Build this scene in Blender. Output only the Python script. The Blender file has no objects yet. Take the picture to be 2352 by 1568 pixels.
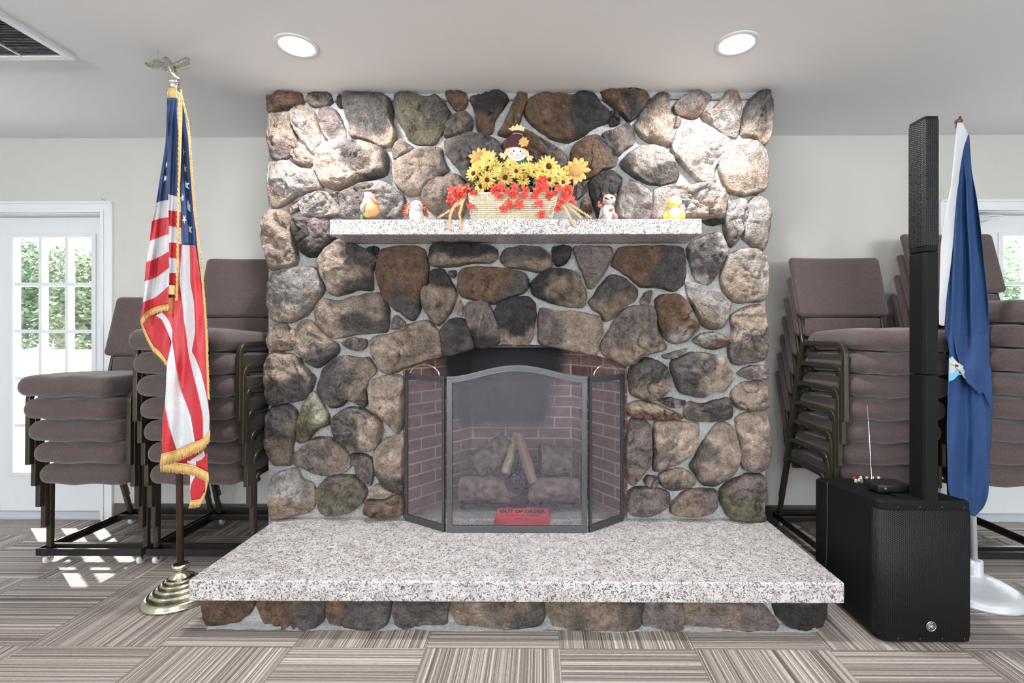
import bpy, bmesh, math, random
from mathutils import Vector, Matrix, Euler, noise
random.seed(7)
PI=math.pi
sc=bpy.context.scene
COL=sc.collection
# ---------------------------------------------------------------- camera
YAW=.008; F=1110.0; CX=1231.0; CY=770.0; HC=1.166
def P(px,py,Y):
    u=(px-CX)/F
    dx=-math.sin(YAW)+u*math.cos(YAW); dy=math.cos(YAW)+u*math.sin(YAW)
    t=Y/dy
    return Vector((dx*t,Y,HC+(CY-py)/F*t))
cam=bpy.data.cameras.new('camera'); cam.sensor_width=36; cam.lens=36*F/2352
cam.shift_x=-(CX-1176)/2352; cam.shift_y=(CY-784)/2352; cam.clip_start=.02
co=bpy.data.objects.new('camera',cam); COL.objects.link(co)
co.location=(0,0,HC); co.rotation_euler=(PI/2,0,YAW); sc.camera=co
# ---------------------------------------------------------------- materials
def mat(name,base=(.5,.5,.5),rough=.6,metal=0,**k):
    m=bpy.data.materials.new(name); m.use_nodes=True
    b=m.node_tree.nodes['Principled BSDF']
    b.inputs['Base Color'].default_value=(*base,1); b.inputs['Roughness'].default_value=rough
    b.inputs['Metallic'].default_value=metal
    for a,v in k.items(): b.inputs[a.replace('_',' ')].default_value=v
    return m
class N:
    def __init__(s,m): s.m=m; s.t=m.node_tree; s.b=s.t.nodes.get('Principled BSDF')
    def n(s,ty,**k):
        x=s.t.nodes.new(ty)
        for a,v in k.items():
            if a=='inp':
                for i,w in v.items():
                    if isinstance(w,bpy.types.NodeSocket): s.t.links.new(w,x.inputs[i])
                    else: x.inputs[i].default_value=w
            else: setattr(x,a,v)
        return x
    def math(s,op,a,b=0.0,c=None):
        i={0:a,1:b}
        if c is not None: i[2]=c
        return s.n('ShaderNodeMath',operation=op,inp=i).outputs[0]
    def co(s,kind='Object'): return s.n('ShaderNodeTexCoord').outputs[kind]
    def noise(s,scale,detail=4,vec=None,out='Fac',rough=.5,dist=0):
        x=s.n('ShaderNodeTexNoise',inp={'Scale':scale,'Detail':detail,'Roughness':rough,'Distortion':dist})
        if vec is None: vec=s.co()
        s.t.links.new(vec,x.inputs['Vector']); return x.outputs[out]
    def ramp(s,f,stops,interp='LINEAR'):
        x=s.n('ShaderNodeValToRGB',inp={0:f}); r=x.color_ramp; r.interpolation=interp
        while len(r.elements)>1: r.elements.remove(r.elements[-1])
        r.elements[0].position=stops[0][0]; r.elements[0].color=(*stops[0][1],1)
        for p,c in stops[1:]:
            e=r.elements.new(p); e.color=(*c,1)
        return x.outputs[0]
    def mix(s,f,a,b,bt='MIX'):
        x=s.n('ShaderNodeMix',data_type='RGBA',blend_type=bt)
        for i,v in ((0,f),(6,a),(7,b)):
            if isinstance(v,bpy.types.NodeSocket): s.t.links.new(v,x.inputs[i])
            elif i==0: x.inputs[0].default_value=v
            else: x.inputs[i].default_value=(*v,1)
        return x.outputs[2]
    def base(s,c): s.t.links.new(c,s.b.inputs['Base Color'])
    def bump(s,h,strength=.5,dist=.01):
        x=s.n('ShaderNodeBump',inp={'Strength':strength,'Distance':dist,'Height':h})
        s.t.links.new(x.outputs[0],s.b.inputs['Normal'])
def noisy(name,base,rough=.7,scale=200,amt=.25,bump=.2,bd=.002,metal=0,**k):
    m=mat(name,base,rough,metal,**k); q=N(m); f=q.noise(scale,3)
    lo=tuple(max(0,c*(1-amt)) for c in base); hi=tuple(min(1,c*(1+amt)) for c in base)
    q.base(q.ramp(f,[(.3,lo),(.7,hi)]))
    if bump: q.bump(f,bump,bd)
    return m
M={}
M['wall']=noisy('wall_paint',(.605,.592,.565),.85,350,.03,.15,.001)
M['ceiling']=noisy('ceiling_paint',(.90,.91,.92),.9,300,.02,.1,.001)
M['white']=mat('white_trim_paint',(.80,.82,.85),.35)
M['vinyl']=mat('dark_vinyl',(.10,.088,.09),.4)
M['mortar']=noisy('grey_mortar',(.38,.388,.392),.95,90,.22,.6,.006)
M['bronze']=noisy('bronze_hammered_paint',(.075,.062,.046),.35,650,.7,.25,.001,.55)
M['cartblack']=noisy('black_cart_paint',(.025,.024,.026),.35,60,.2,.05,.001,.3)
M['castor']=mat('translucent_white_plastic',(.78,.78,.74),.3)
M['chrome']=mat('chrome',(.8,.8,.78),.15,1)
M['gold']=noisy('brushed_brass',(.76,.72,.56),.22,40,.08,.05,.001,1)
M['darkwood']=noisy('dark_walnut',(.055,.03,.022),.3,25,.3,.05,.001)
M['silverpaint']=mat('silver_white_paint',(.62,.65,.70),.35,.25)
M['blackplastic']=noisy('black_textured_plastic',(.007,.0085,.0085),.6,900,.5,.4,.0006,Specular_IOR_Level=.18)
M['gunmetal']=noisy('pewter_metal',(.12,.125,.135),.4,220,.25,.35,.001,.75)
M['charred']=noisy('charred_wood',(.03,.026,.03),.5,50,.7,.9,.01)
M['tan']=noisy('split_firewood',(.42,.33,.20),.8,60,.25,.5,.004)
M['log']=noisy('bark_log',(.17,.12,.10),.85,28,.6,.9,.012)
M['ash']=noisy('ash_floor',(.30,.28,.27),.95,120,.4,.6,.005)
M['fringe']=noisy('gold_fringe',(.76,.49,.19),.6,300,.25,.3,.001)
def satin(n,c):
    m=noisy(n,c,.45,60,.06,.15,.002); m.node_tree.nodes['Principled BSDF'].inputs['Sheen Weight'].default_value=.2; return m
M['fred']=satin('red_satin',(.55,.018,.032)); M['fwhite']=satin('white_satin',(.66,.655,.69)); M['fblue']=satin('navy_satin',(.012,.045,.16))
M['sblue']=noisy('royal_blue_cloth',(.013,.052,.165),.75,500,.4,.25,.001)
M['scream']=mat('white_canvas',(.56,.57,.60),.8)
M['lightblue']=mat('light_blue_thread',(.18,.50,.78),.7)
# upholstery
m=mat('mauve_upholstery',(.2,.15,.15),.95); q=N(m); o=q.co()
f=q.noise(520,3,rough=.7); f2=q.math('ADD',q.math('MULTIPLY',q.noise(1500,1),.35),q.math('MULTIPLY',f,.65))
q.base(q.ramp(f2,[(.36,(.025,.015,.016)),(.5,(.086,.060,.059)),(.64,(.21,.158,.154))])); q.bump(f2,.4,.001)
m.node_tree.nodes['Principled BSDF'].inputs['Sheen Weight'].default_value=.3
M['fabric']=m
# terrazzo-like granite
def granite(name,s):
    m=mat(name,(.7,.66,.65),.35); q=N(m)
    a=q.noise(s*1.0,2,dist=1.1); b=q.noise(s*.42,2); c=q.noise(s*2.4,2)
    k=q.math('ABSOLUTE',q.math('SUBTRACT',a,.5))
    line=q.math('LESS_THAN',k,.050)
    gate=q.math('GREATER_THAN',c,.49)
    blob=q.math('GREATER_THAN',q.noise(s*1.5,2,dist=1.0),.64)
    dark=q.math('MAXIMUM',q.math('MULTIPLY',line,gate),blob)
    col=q.ramp(b,[(.3,(.54,.50,.50)),(.5,(.68,.65,.645)),(.72,(.77,.75,.75))])
    dk=q.ramp(c,[(.35,(.06,.05,.056)),(.65,(.20,.16,.17))])
    q.base(q.mix(dark,col,dk)); q.bump(dark,.15,.001); return m
M['granite']=granite('speckled_terrazzo',62)
# stones, driven by per-vertex stone colour
m=mat('river_stone',(.4,.3,.3),.82); q=N(m)
at=q.n('ShaderNodeAttribute',attribute_name='Col').outputs['Color']
n1=q.noise(14,6,rough=.65); n2=q.noise(85,5,rough=.7); n3=q.noise(4.5,3)
v=q.ramp(q.math('ADD',q.math('MULTIPLY',n1,.5),q.math('MULTIPLY',n2,.5)),[(.33,(.42,.41,.41)),(.5,(.98,.97,.96)),(.64,(1.6,1.56,1.52))])
c=q.mix(1.0,at,v,'MULTIPLY')
pit=q.n('ShaderNodeTexVoronoi',inp={'Vector':q.co(),'Scale':120.0}).outputs['Distance']
q.base(c); hh=q.math('ADD',q.math('MULTIPLY',n1,1.4),q.math('ADD',q.math('MULTIPLY',n2,.55),q.math('MULTIPLY',pit,.25)))
q.bump(hh,1.0,.022); M['stone']=m
# carpet tiles: 0.5 m quarter-turned, striped
m=mat('striped_carpet_tile',(.3,.25,.22),.98); q=N(m)
sx=q.n('ShaderNodeSeparateXYZ',inp={0:q.co()}); X=q.math('SUBTRACT',sx.outputs[0],.0745); Y=q.math('SUBTRACT',sx.outputs[1],1.80)
X2=q.math('DIVIDE',X,.5); Y2=q.math('DIVIDE',Y,.5); ix=q.math('FLOOR',X2); iy=q.math('FLOOR',Y2)
par=q.math('MODULO',q.math('ABSOLUTE',q.math('ADD',ix,iy)),2.0)   # 1 -> stripes along X
inv=q.math('SUBTRACT',1.0,par)
u=q.math('ADD',q.math('MULTIPLY',Y,par),q.math('MULTIPLY',X,inv))
w=q.math('ADD',q.math('MULTIPLY',X,par),q.math('MULTIPLY',Y,inv))
tid=q.math('ADD',q.math('MULTIPLY',ix,17.3),q.math('MULTIPLY',iy,5.7))
def wn(scale,off):
    v=q.n('ShaderNodeCombineXYZ',inp={0:q.math('FLOOR',q.math('MULTIPLY',u,scale)),1:q.math('ADD',tid,off),2:0.0}).outputs[0]
    return q.n('ShaderNodeTexWhiteNoise',noise_dimensions='3D',inp={'Vector':v}).outputs['Value']
a1=wn(300,0.0); a2=wn(150,3.0)
vy=q.n('ShaderNodeCombineXYZ',inp={0:q.math('MULTIPLY',u,420.0),1:q.math('MULTIPLY',w,60.0),2:tid}).outputs[0]
yarn=q.noise(1.0,2,vec=vy)
s=q.math('ADD',q.math('ADD',q.math('MULTIPLY',a1,.62),q.math('MULTIPLY',a2,.20)),q.math('MULTIPLY',yarn,.30))
CARP=q.ramp(s,[(.22,(.125,.098,.088)),(.40,(.225,.185,.168)),(.58,(.325,.278,.256)),(.74,(.43,.378,.346)),(.88,(.62,.58,.535))])
ex=q.math('ABSOLUTE',q.math('SUBTRACT',q.math('FRACT',X2),.5)); ey=q.math('ABSOLUTE',q.math('SUBTRACT',q.math('FRACT',Y2),.5))
seam=q.math('GREATER_THAN',q.math('MAXIMUM',ex,ey),.4965)
q.base(q.mix(q.math('MULTIPLY',seam,.45),CARP,(.06,.05,.05))); q.bump(s,.5,.004); M['carpet']=m
# firebox brick (uv in metres)
m=mat('firebox_brick',(.3,.15,.12),.9); q=N(m)
uv=q.n('ShaderNodeTexCoord').outputs['UV']
br=q.n('ShaderNodeTexBrick',inp={'Vector':uv,'Scale':1.0,'Mortar Size':.0045,'Brick Width':.20,'Row Height':.0645,'Bias':0.0,'Color1':(.27,.125,.105,1),'Color2':(.19,.10,.095,1),'Mortar':(.50,.46,.45,1)})
br.offset=.5
nn=q.noise(25,4); c=q.mix(q.ramp(nn,[(.35,(0,0,0)),(.75,(.55,.55,.55))]),br.outputs['Color'],(.42,.31,.30))
# soot left on the back wall above the logs: a stain of its own shape
su=q.n('ShaderNodeSeparateXYZ',inp={0:q.co()}); ax=q.math('DIVIDE',q.math('ADD',su.outputs[0],.105),.50)
zz=q.math('SUBTRACT',su.outputs[2],.61)
wid=q.math('ADD',q.math('MULTIPLY',zz,.55),.62)
e=q.math('SUBTRACT',q.math('DIVIDE',q.math('ABSOLUTE',ax),wid),q.math('MULTIPLY',q.math('SUBTRACT',q.noise(6,3),.5),.5))
sm=q.math('MULTIPLY',q.ramp(e,[(.75,(1,1,1)),(1.05,(0,0,0))]),q.ramp(q.math('ADD',zz,.5),[(.44,(0,0,0)),(.54,(1,1,1))]))
q.base(q.mix(sm,c,(.035,.036,.042))); q.bump(br.outputs['Fac'],-.5,.006); M['brick']=m
# spark-screen mesh: thin woven wire, mostly see-through
def meshmat(name,col,op):
    m=bpy.data.materials.new(name); m.use_nodes=True; q=N(m); t=m.node_tree
    out=t.nodes['Material Output']; b=q.b; b.inputs['Base Color'].default_value=(*col,1); b.inputs['Metallic'].default_value=.3; b.inputs['Roughness'].default_value=.5
    tr=q.n('ShaderNodeBsdfTransparent'); mx=q.n('ShaderNodeMixShader')
    f=q.noise(420,2); al=q.math('ADD',op-.14,q.math('MULTIPLY',f,.28))
    t.links.new(al,mx.inputs[0]); t.links.new(tr.outputs[0],mx.inputs[1]); t.links.new(b.outputs[0],mx.inputs[2]); t.links.new(mx.outputs[0],out.inputs[0]); return m
M['wire']=meshmat('woven_wire_mesh',(.22,.21,.25),.19)
# perforated hexagonal grille
def hexmat():
    m=mat('perforated_black_grille',(.03,.033,.033),.5,.2,Specular_IOR_Level=.3); q=N(m); s=q.n('ShaderNodeSeparateXYZ',inp={0:q.co()})
    a=.0142; b=.0082
    U=q.math('SUBTRACT',s.outputs[0],s.outputs[1]); V=s.outputs[2]
    def d(ou,ov):
        x=q.math('SUBTRACT',q.math('FRACT',q.math('ADD',q.math('DIVIDE',U,a),ou)),.5)
        y=q.math('MULTIPLY',q.math('SUBTRACT',q.math('FRACT',q.math('ADD',q.math('DIVIDE',V,b),ov)),.5),b/a)
        return q.math('SQRT',q.math('ADD',q.math('MULTIPLY',x,x),q.math('MULTIPLY',y,y)))
    k=q.math('MINIMUM',d(0.0,0.0),d(.5,.5))
    q.base(q.ramp(k,[(.0,(.002,.002,.002)),(.2,(.002,.003,.003)),(.26,(.04,.045,.045))])); q.bump(k,.9,.004); return m
M['grille']=hexmat()
M['glass']=mat('door_glass',(1,1,1),0,0,Transmission_Weight=1.0,IOR=1.01)
def glassmat():
    m=bpy.data.materials.new('clear_pane'); m.use_nodes=True; q=N(m); t=m.node_tree
    tr=q.n('ShaderNodeBsdfTransparent',inp={0:(.96,.98,.97,1)}); gl=q.n('ShaderNodeBsdfGlossy',inp={'Roughness':.02}); mx=q.n('ShaderNodeMixShader',inp={0:.06})
    t.links.new(tr.outputs[0],mx.inputs[1]); t.links.new(gl.outputs[0],mx.inputs[2]); t.links.new(mx.outputs[0],t.nodes['Material Output'].inputs[0]); return m
M['pane']=glassmat()
def emat(n,c,s):
    m=mat(n,c,.5); b=m.node_tree.nodes['Principled BSDF']; b.inputs['Emission Color'].default_value=(*c,1); b.inputs['Emission Strength'].default_value=s; return m
# ---------------------------------------------------------------- mesh builder
class MB:
    def __init__(s): s.v=[];s.f=[];s.m=[];s.s=[];s.col=None;s.uv=None
    def add(s,vs,fs,mi=0,sm=False):
        o=len(s.v); s.v+= [Vector(v) for v in vs]
        for f in fs: s.f.append(tuple(i+o for i in f)); s.m.append(mi); s.s.append(sm)
        return s
    def box(s,lo,hi,mi=0):
        x0,y0,z0=lo;x1,y1,z1=hi
        return s.add([(x0,y0,z0),(x1,y0,z0),(x1,y1,z0),(x0,y1,z0),(x0,y0,z1),(x1,y0,z1),(x1,y1,z1),(x0,y1,z1)],
          [(0,3,2,1),(4,5,6,7),(0,1,5,4),(1,2,6,5),(2,3,7,6),(3,0,4,7)],mi)
    def rbox(s,lo,hi,r,mi=0,n=4,crown=0,fn=None,m=6):
        lo=Vector(lo);hi=Vector(hi);c=(lo+hi)/2;h=(hi-lo)/2
        def axis(hh):
            rr=min(r,hh); t=[-hh+rr*(1-math.cos(PI/2*i/n)) if i<n else 0 for i in range(n)]
            inner=[-hh+rr+(2*(hh-rr))*i/m for i in range(m+1)]
            return t+inner+[-x for x in reversed(t)]
        A=[axis(h.x),axis(h.y),axis(h.z)]; idx={}; vs=[]; fs=[]
        def V(a,b,cc):
            k=(round(a,6),round(b,6),round(cc,6))
            if k in idx: return idx[k]
            p=Vector((a,b,cc)); q=Vector([max(-(h[i]-min(r,h[i])),min(h[i]-min(r,h[i]),p[i])) for i in range(3)])
            d=p-q
            if d.length>1e-9:
                mx=max(abs(d[i]) for i in range(3)); 
                d=d.normalized()*r if d.length>0 else d
                d=Vector([max(-min(r,h[i]),min(min(r,h[i]),d[i])) for i in range(3)])
            p=q+d
            if crown and p.z>0: p.z+=crown*(1-(p.x/h.x)**2)*(1-(p.y/h.y)**2)
            p=p+c
            if fn: p=fn(p)
            idx[k]=len(vs); vs.append(p); return idx[k]
        for ax in range(3):
            b,cx=[(1,2),(2,0),(0,1)][ax]
            for sg in (-1,1):
                for i in range(len(A[b])-1):
                    for j in range(len(A[cx])-1):
                        q4=[]
                        for (ii,jj) in ((i,j),(i+1,j),(i+1,j+1),(i,j+1)):
                            p=[0,0,0];p[ax]=sg*h[ax];p[b]=A[b][ii];p[cx]=A[cx][jj]; q4.append(V(*p))
                        if sg<0: q4.reverse()
                        if len(set(q4))==4: fs.append(tuple(q4))
                        elif len(set(q4))==3: fs.append(tuple(dict.fromkeys(q4)))
        return s.add(vs,fs,mi,True)
    def tube(s,path,r,n=8,mi=0,closed=False,rect=None,sm=True,radii=None,up=None):
        path=[Vector(p) for p in path]; L=len(path); vs=[];fs=[]
        if rect: n=4; sm=False
        prev=None
        for i,p in enumerate(path):
            a=path[(i-1)%L] if (closed or i>0) else p; b=path[(i+1)%L] if (closed or i<L-1) else p
            t=(b-a).normalized()
            if prev is None:
                u=Vector(up) if up else (Vector((0,0,1)) if abs(t.z)<.9 else Vector((1,0,0)))
            else: u=prev
            u=(u-t*u.dot(t)); u=u.normalized() if u.length>1e-6 else t.orthogonal().normalized()
            w=t.cross(u); prev=u; R=radii[i] if radii else r
            if rect:
                for (x,y) in ((-1,-1),(1,-1),(1,1),(-1,1)): vs.append(p+u*(x*rect[0]/2)+w*(y*rect[1]/2))
            else:
                for k in range(n): vs.append(p+(u*math.cos(2*PI*k/n)+w*math.sin(2*PI*k/n))*R)
        for i in range(L if closed else L-1):
            for k in range(n): fs.append((i*n+k,((i+1)%L)*n+k,((i+1)%L)*n+(k+1)%n,i*n+(k+1)%n)[::-1])
        if not closed: fs.append(tuple(range(n))[::1]); fs.append(tuple(range((L-1)*n,L*n))[::-1])
        return s.add(vs,fs,mi,sm)
    def lathe(s,prof,c,n=48,mi=0,axis='z',sm=True):
        c=Vector(c); vs=[];fs=[]
        for (r,z) in prof:
            for k in range(n):
                x,y=r*math.cos(2*PI*k/n),r*math.sin(2*PI*k/n)
                vs.append(c+(Vector((x,y,z)) if axis=='z' else Vector((x,z,y)) if axis=='y' else Vector((z,x,y))))
        for i in range(len(prof)-1):
            for k in range(n): fs.append((i*n+k,i*n+(k+1)%n,(i+1)*n+(k+1)%n,(i+1)*n+k))
        fs.append(tuple(range(n))[::-1]); fs.append(tuple(range((len(prof)-1)*n,len(prof)*n)))
        return s.add(vs,fs,mi,sm)
    def ell(s,c,r,mi=0,rot=None,n=16,jit=0):
        c=Vector(c);vs=[];fs=[];k=n//2+1; R=Euler(rot).to_matrix() if rot else None
        for i in range(k):
            th=PI*i/(k-1)
            for j in range(n):
                ph=2*PI*j/n; v=Vector((r[0]*math.sin(th)*math.cos(ph),r[1]*math.sin(th)*math.sin(ph),r[2]*math.cos(th)))
                if jit: v*=1+jit*noise.noise(v*40+c*9)
                if R: v=R@v
                vs.append(c+v)
        for i in range(k-1):
            for j in range(n): fs.append((i*n+j,(i+1)*n+j,(i+1)*n+(j+1)%n,i*n+(j+1)%n))
        return s.add(vs,fs,mi,True)
    def prism(s,pts,vec,mi=0,sm=False):
        pts=[Vector(p) for p in pts]; n=len(pts); vec=Vector(vec)
        fs=[tuple(range(n)),tuple(range(n,2*n))[::-1]]+[(i,(i+1)%n,n+(i+1)%n,n+i)[::-1] for i in range(n)]
        return s.add(pts+[p+vec for p in pts],fs,mi,sm)
    def pxprism(s,pts,Y,th,mi=0):
        return s.prism([P(x,y,Y) for x,y in pts],(0,th,0),mi)
    def build(s,name,mats,parent=None,bevel=0,solid=0,kind=None,local=False,fixn=True):
        me=bpy.data.meshes.new(name)
        off=Vector((0,0,0))
        if parent is not None and not local:
            p=parent
            while p is not None: off+=p.location; p=p.parent
        me.from_pydata([v-off for v in s.v],[],s.f)
        if not isinstance(mats,(list,tuple)): mats=[mats]
        for x in mats: me.materials.append(x)
        me.polygons.foreach_set('material_index',s.m); me.polygons.foreach_set('use_smooth',s.s)
        if s.col:
            a=me.color_attributes.new('Col','FLOAT_COLOR','POINT')
            a.data.foreach_set('color',[c for v in s.col for c in (*v,1)])
        if s.uv:
            l=me.uv_layers.new(name='UVMap'); l.data.foreach_set('uv',[c for v in s.uv for c in v])
        if fixn:
            bm=bmesh.new(); bm.from_mesh(me); bmesh.ops.recalc_face_normals(bm,faces=bm.faces); bm.to_mesh(me); bm.free()
        me.update()
        o=bpy.data.objects.new(name,me); COL.objects.link(o)
        if parent is not None: o.parent=parent
        if bevel:
            b=o.modifiers.new('bevel','BEVEL'); b.width=bevel; b.segments=2; b.limit_method='ANGLE'; b.angle_limit=.6
        if solid:
            b=o.modifiers.new('solid','SOLIDIFY'); b.thickness=solid; b.offset=0
        if kind: o['kind']=kind
        return o
def thing(name,label,cat,loc=(0,0,0),group=None):
    o=bpy.data.objects.new(name,None); COL.objects.link(o); o.location=loc; o.empty_display_size=.05
    tag(o,label,cat,group); return o
def tag(o,label,cat,group=None):
    o['label']=label; o['category']=cat
    if group: o['group']=group
    return o
def lerp(a,b,t): return a+(b-a)*t
def smooth_closed(pts,n):
    k=len(pts); out=[]; seg=[]
    d=[(Vector(pts[(i+1)%k])-Vector(pts[i])).length for i in range(k)]; T=sum(d); 
    for j in range(n):
        s=T*j/n; i=0
        while s>d[i] and i<k-1: s-=d[i]; i+=1
        t=s/d[i]; p0,p1,p2,p3=[Vector(pts[(i+o)%k]) for o in (-1,0,1,2)]
        cr=.5*((2*p1)+(p2-p0)*t+(2*p0-5*p1+4*p2-p3)*t*t+(3*p1-p0-3*p2+p3)*t**3)
        out.append(cr*.7+(p1.lerp(p2,t))*.3)
    return out
LAMP=19; FILLP=270; SKY=6.0; SUN=18.0; EXPO=0.08
# ================================================================ ROOM
CZ=2.42; WY=3.05
def struct(name,mb,m,parent=None,**k):
    o=mb.build(name,m,parent,**k)
    if parent is None: o['kind']='structure'
    return o
struct('floor',MB().box((-5.2,-4.7,-.12),(5.2,3.2,0)),M['carpet'])
struct('ceiling',MB().box((-5.2,-4.7,CZ),(5.2,3.2,CZ+.12)),M['ceiling'])
LX0,LX1=-3.70,P(231,700,3.03).x; RX0,RX1=P(2187,700,3.03).x,3.52; DZ=1.945
w=MB()
for a,b in ((-5.2,LX0),(LX1,RX0),(RX1,5.2)): w.box((a,WY,0),(b,WY+.15,CZ))
for a,b in ((LX0,LX1),(RX0,RX1)): w.box((a,WY,DZ),(b,WY+.15,CZ))
struct('wall_back',w,M['wall'])
struct('wall_left',MB().box((-5.2,-4.7,0),(-5.05,3.05,CZ)),M['wall'])
struct('wall_right',MB().box((5.05,-4.7,0),(5.2,3.05,CZ)),M['wall'])
w=MB(); w.box((-5.05,-4.7,0),(5.05,-4.55,.8)); w.box((-5.05,-4.7,2.15),(5.05,-4.55,CZ))
for a,b in ((-5.05,-4.2),(-1.2,1.2),(4.2,5.05)): w.box((a,-4.7,.8),(b,-4.55,2.15))
struct('wall_front',w,M['wall'])
for k,(a,b) in enumerate(((-4.2,-1.2),(1.2,4.2))):  # windows made up behind the viewpoint to go with the fill lamps
    f=MB(); 
    for x in (a,(2*a+b)/3,(a+2*b)/3,b): f.box((x-.03,-4.66,.8),(x+.03,-4.6,2.15))
    f.box((a,-4.66,.8),(b,-4.6,.86)); f.box((a,-4.66,2.09),(b,-4.6,2.15))
    fo=struct('window_%d'%(k+1),f,M['white'])
    MB().box((a,-4.635,.83),(b,-4.63,2.12)).build('pane',M['pane'],fo)
w=MB().box((LX1+.075,WY-.012,0),(-1.41,WY,.1)); struct('baseboard_left',w,M['vinyl'],bevel=.003)
w=MB().box((1.18,WY-.012,0),(RX0-.075,WY,.1)); struct('baseboard_right',w,M['vinyl'],bevel=.003)
# door casings, jambs and doors
def casing(name,x0,x1):
    c=MB(); d=.068
    for (a,b) in ((x0-d,x0),(x1,x1+d)):
        c.box((a,WY-.018,0),(b,WY,DZ+d)); c.box((a+(.048 if a<x0 else 0),WY-.026,0),(b-(0 if a<x0 else .048),WY-.018,DZ+.02))
    c.box((x0,WY-.018,DZ),(x1,WY,DZ+d)); c.box((x0,WY-.026,DZ),(x1,WY-.018,DZ+.02)); c.box((x0-d,WY-.024,DZ+d-.014),(x1+d,WY-.018,DZ+d))
    for (a,b) in ((x0,x0+.006),(x1-.006,x1)): c.box((a,WY,0),(b,WY+.15,DZ))
    c.box((x0,WY,DZ-.006),(x1,WY+.15,DZ)); c.box((x0,WY+.125,DZ-.03),(x1,WY+.14,DZ-.006))
    struct(name,c,M['white'],bevel=.002)
casing('trim_1',LX0,LX1); casing('trim_2',RX0,RX1)
for k,(a,b) in enumerate(((LX0,LX1),(RX0,RX1))):
    struct('trim_%d'%(k+3),MB().box((a,WY-.02,0),(b,WY+.15,.018)),M['silverpaint'],bevel=.004)
def door(name,x0,x1,gx0,gx1,gz0,gz1,side):
    y0,y1=3.13,3.17; d=MB(); z0,z1=.022,DZ-.008
    d.box((x0,y0,z0),(gx0,y1,z1)); d.box((gx1,y0,z0),(x1,y1,z1)); d.box((gx0,y0,z0),(gx1,y1,gz0)); d.box((gx0,y0,gz1),(gx1,y1,z1))
    o=struct(name,d,M['white'])
    f=MB(); e=.022
    for (a,b) in ((gx0-e,gx0+.004),(gx1-.004,gx1+e)): f.box((a,y0-.012,gz0-e),(b,y0,gz1+e))
    f.box((gx0,y0-.012,gz0-e),(gx1,y0,gz0+.004)); f.box((gx0,y0-.012,gz1-.004),(gx1,y0,gz1+e))
    f.build('glazing_frame',M['white'],o,bevel=.002)
    g=MB()
    for i in (1,2): x=lerp(gx0,gx1,i/3); g.box((x-.011,y0-.004,gz0),(x+.011,y1,gz1))
    for i in range(1,5): z=lerp(gz0,gz1,i/5); g.box((gx0,y0-.003,z-.011),(gx1,y1-.001,z+.011))
    g.build('muntins',M['white'],o)
    MB().box((gx0,y0+.018,gz0),(gx1,y0+.022,gz1)).build('pane',M['pane'],o)
    hx=x0+.06 if side<0 else x1-.06
    h=MB().lathe([(.028,0),(.028,-.008),(.012,-.012),(.012,-.04),(.026,-.05),(.028,-.065),(.018,-.08),(.002,-.082)],(hx,y0,.92),20,axis='y')
    h.build('door_knob',M['chrome'],o); return o
ga=P(33,545,3.13); gb=P(215,1085,3.13)
door('door_1',LX0+.01,LX1-.008,ga.x,gb.x,gb.z,ga.z,-1)
gx=P(2299,600,3.13).x
d2=door('door_2',RX0+.008,RX1-.01,gx,gx+.53,gb.z,ga.z,1)
cl=MB(); a=P(2250,498,3.07); b=P(2308,494,3.02); cl.box((a.x-.16,3.045,a.z-.03),(a.x+.04,3.13,a.z+.005))
cl.tube([(a.x-.05,3.08,a.z+.01),(b.x,3.04,b.z)],.006,rect=(.008,.02)); cl.tube([(b.x,3.04,b.z),(a.x-.02,3.1,DZ-.03)],.006,rect=(.006,.016))
cl.build('door_closer',M['silverpaint'],d2,bevel=.002)
# small dark twig of wire sticking out above the left casing
wa=P(234,459,3.03); wr=MB().tube([wa+Vector((0,0,.012)),wa+Vector((.008,-.01,.003)),wa+Vector((.022,-.004,-.002))],.0015,6)
tag(wr.build('loose_wire',M['vinyl']),'tiny dark wire end poking up above the left door casing','wire')
# ---- ceiling lights and return air grille
def downlight(px,py,label):
    t=(CZ-HC)*F/(CY-py); u=(px-CX)/F; x=(u-YAW)*t; y=t*(1+u*YAW)
    o=thing('recessed_light',label,'ceiling light',(x,y,CZ),'recessed ceiling lights')
    MB().lathe([(.070,-.001),(.071,-.005),(.088,-.004),(.092,-.0005),(.070,-.0004)],(0,0,0),48).build('trim_ring',M['white'],o,local=True)
    MB().lathe([(.0005,-.004),(.070,-.004),(.070,-.001),(.0005,-.001)],(0,0,0),40).build('diffuser',M['lens'],o,local=True)
    return x,y
M['lens']=emat('lit_diffuser',(1,.99,.97),22)
def area(name,loc,rot,sx,sy,power,col=(1,1,1),shape='RECTANGLE',spread=PI):
    l=bpy.data.lights.new(name,'AREA'); l.shape=shape; l.size=sx; l.size_y=sy; l.energy=power; l.color=col; l.spread=spread
    o=bpy.data.objects.new(name,l); COL.objects.link(o); o.location=loc; o.rotation_euler=rot; return o
for px,py,lb in ((682,105,'round lit recessed ceiling light left of the stone chimney top'),(1692,100,'round lit recessed ceiling light right of the stone chimney top')):
    x,y=downlight(px,py,lb); area('downlight_lamp',(x,y,CZ-.012),(0,0,0),.13,.13,LAMP,(1,.985,.965),'DISK')
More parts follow.
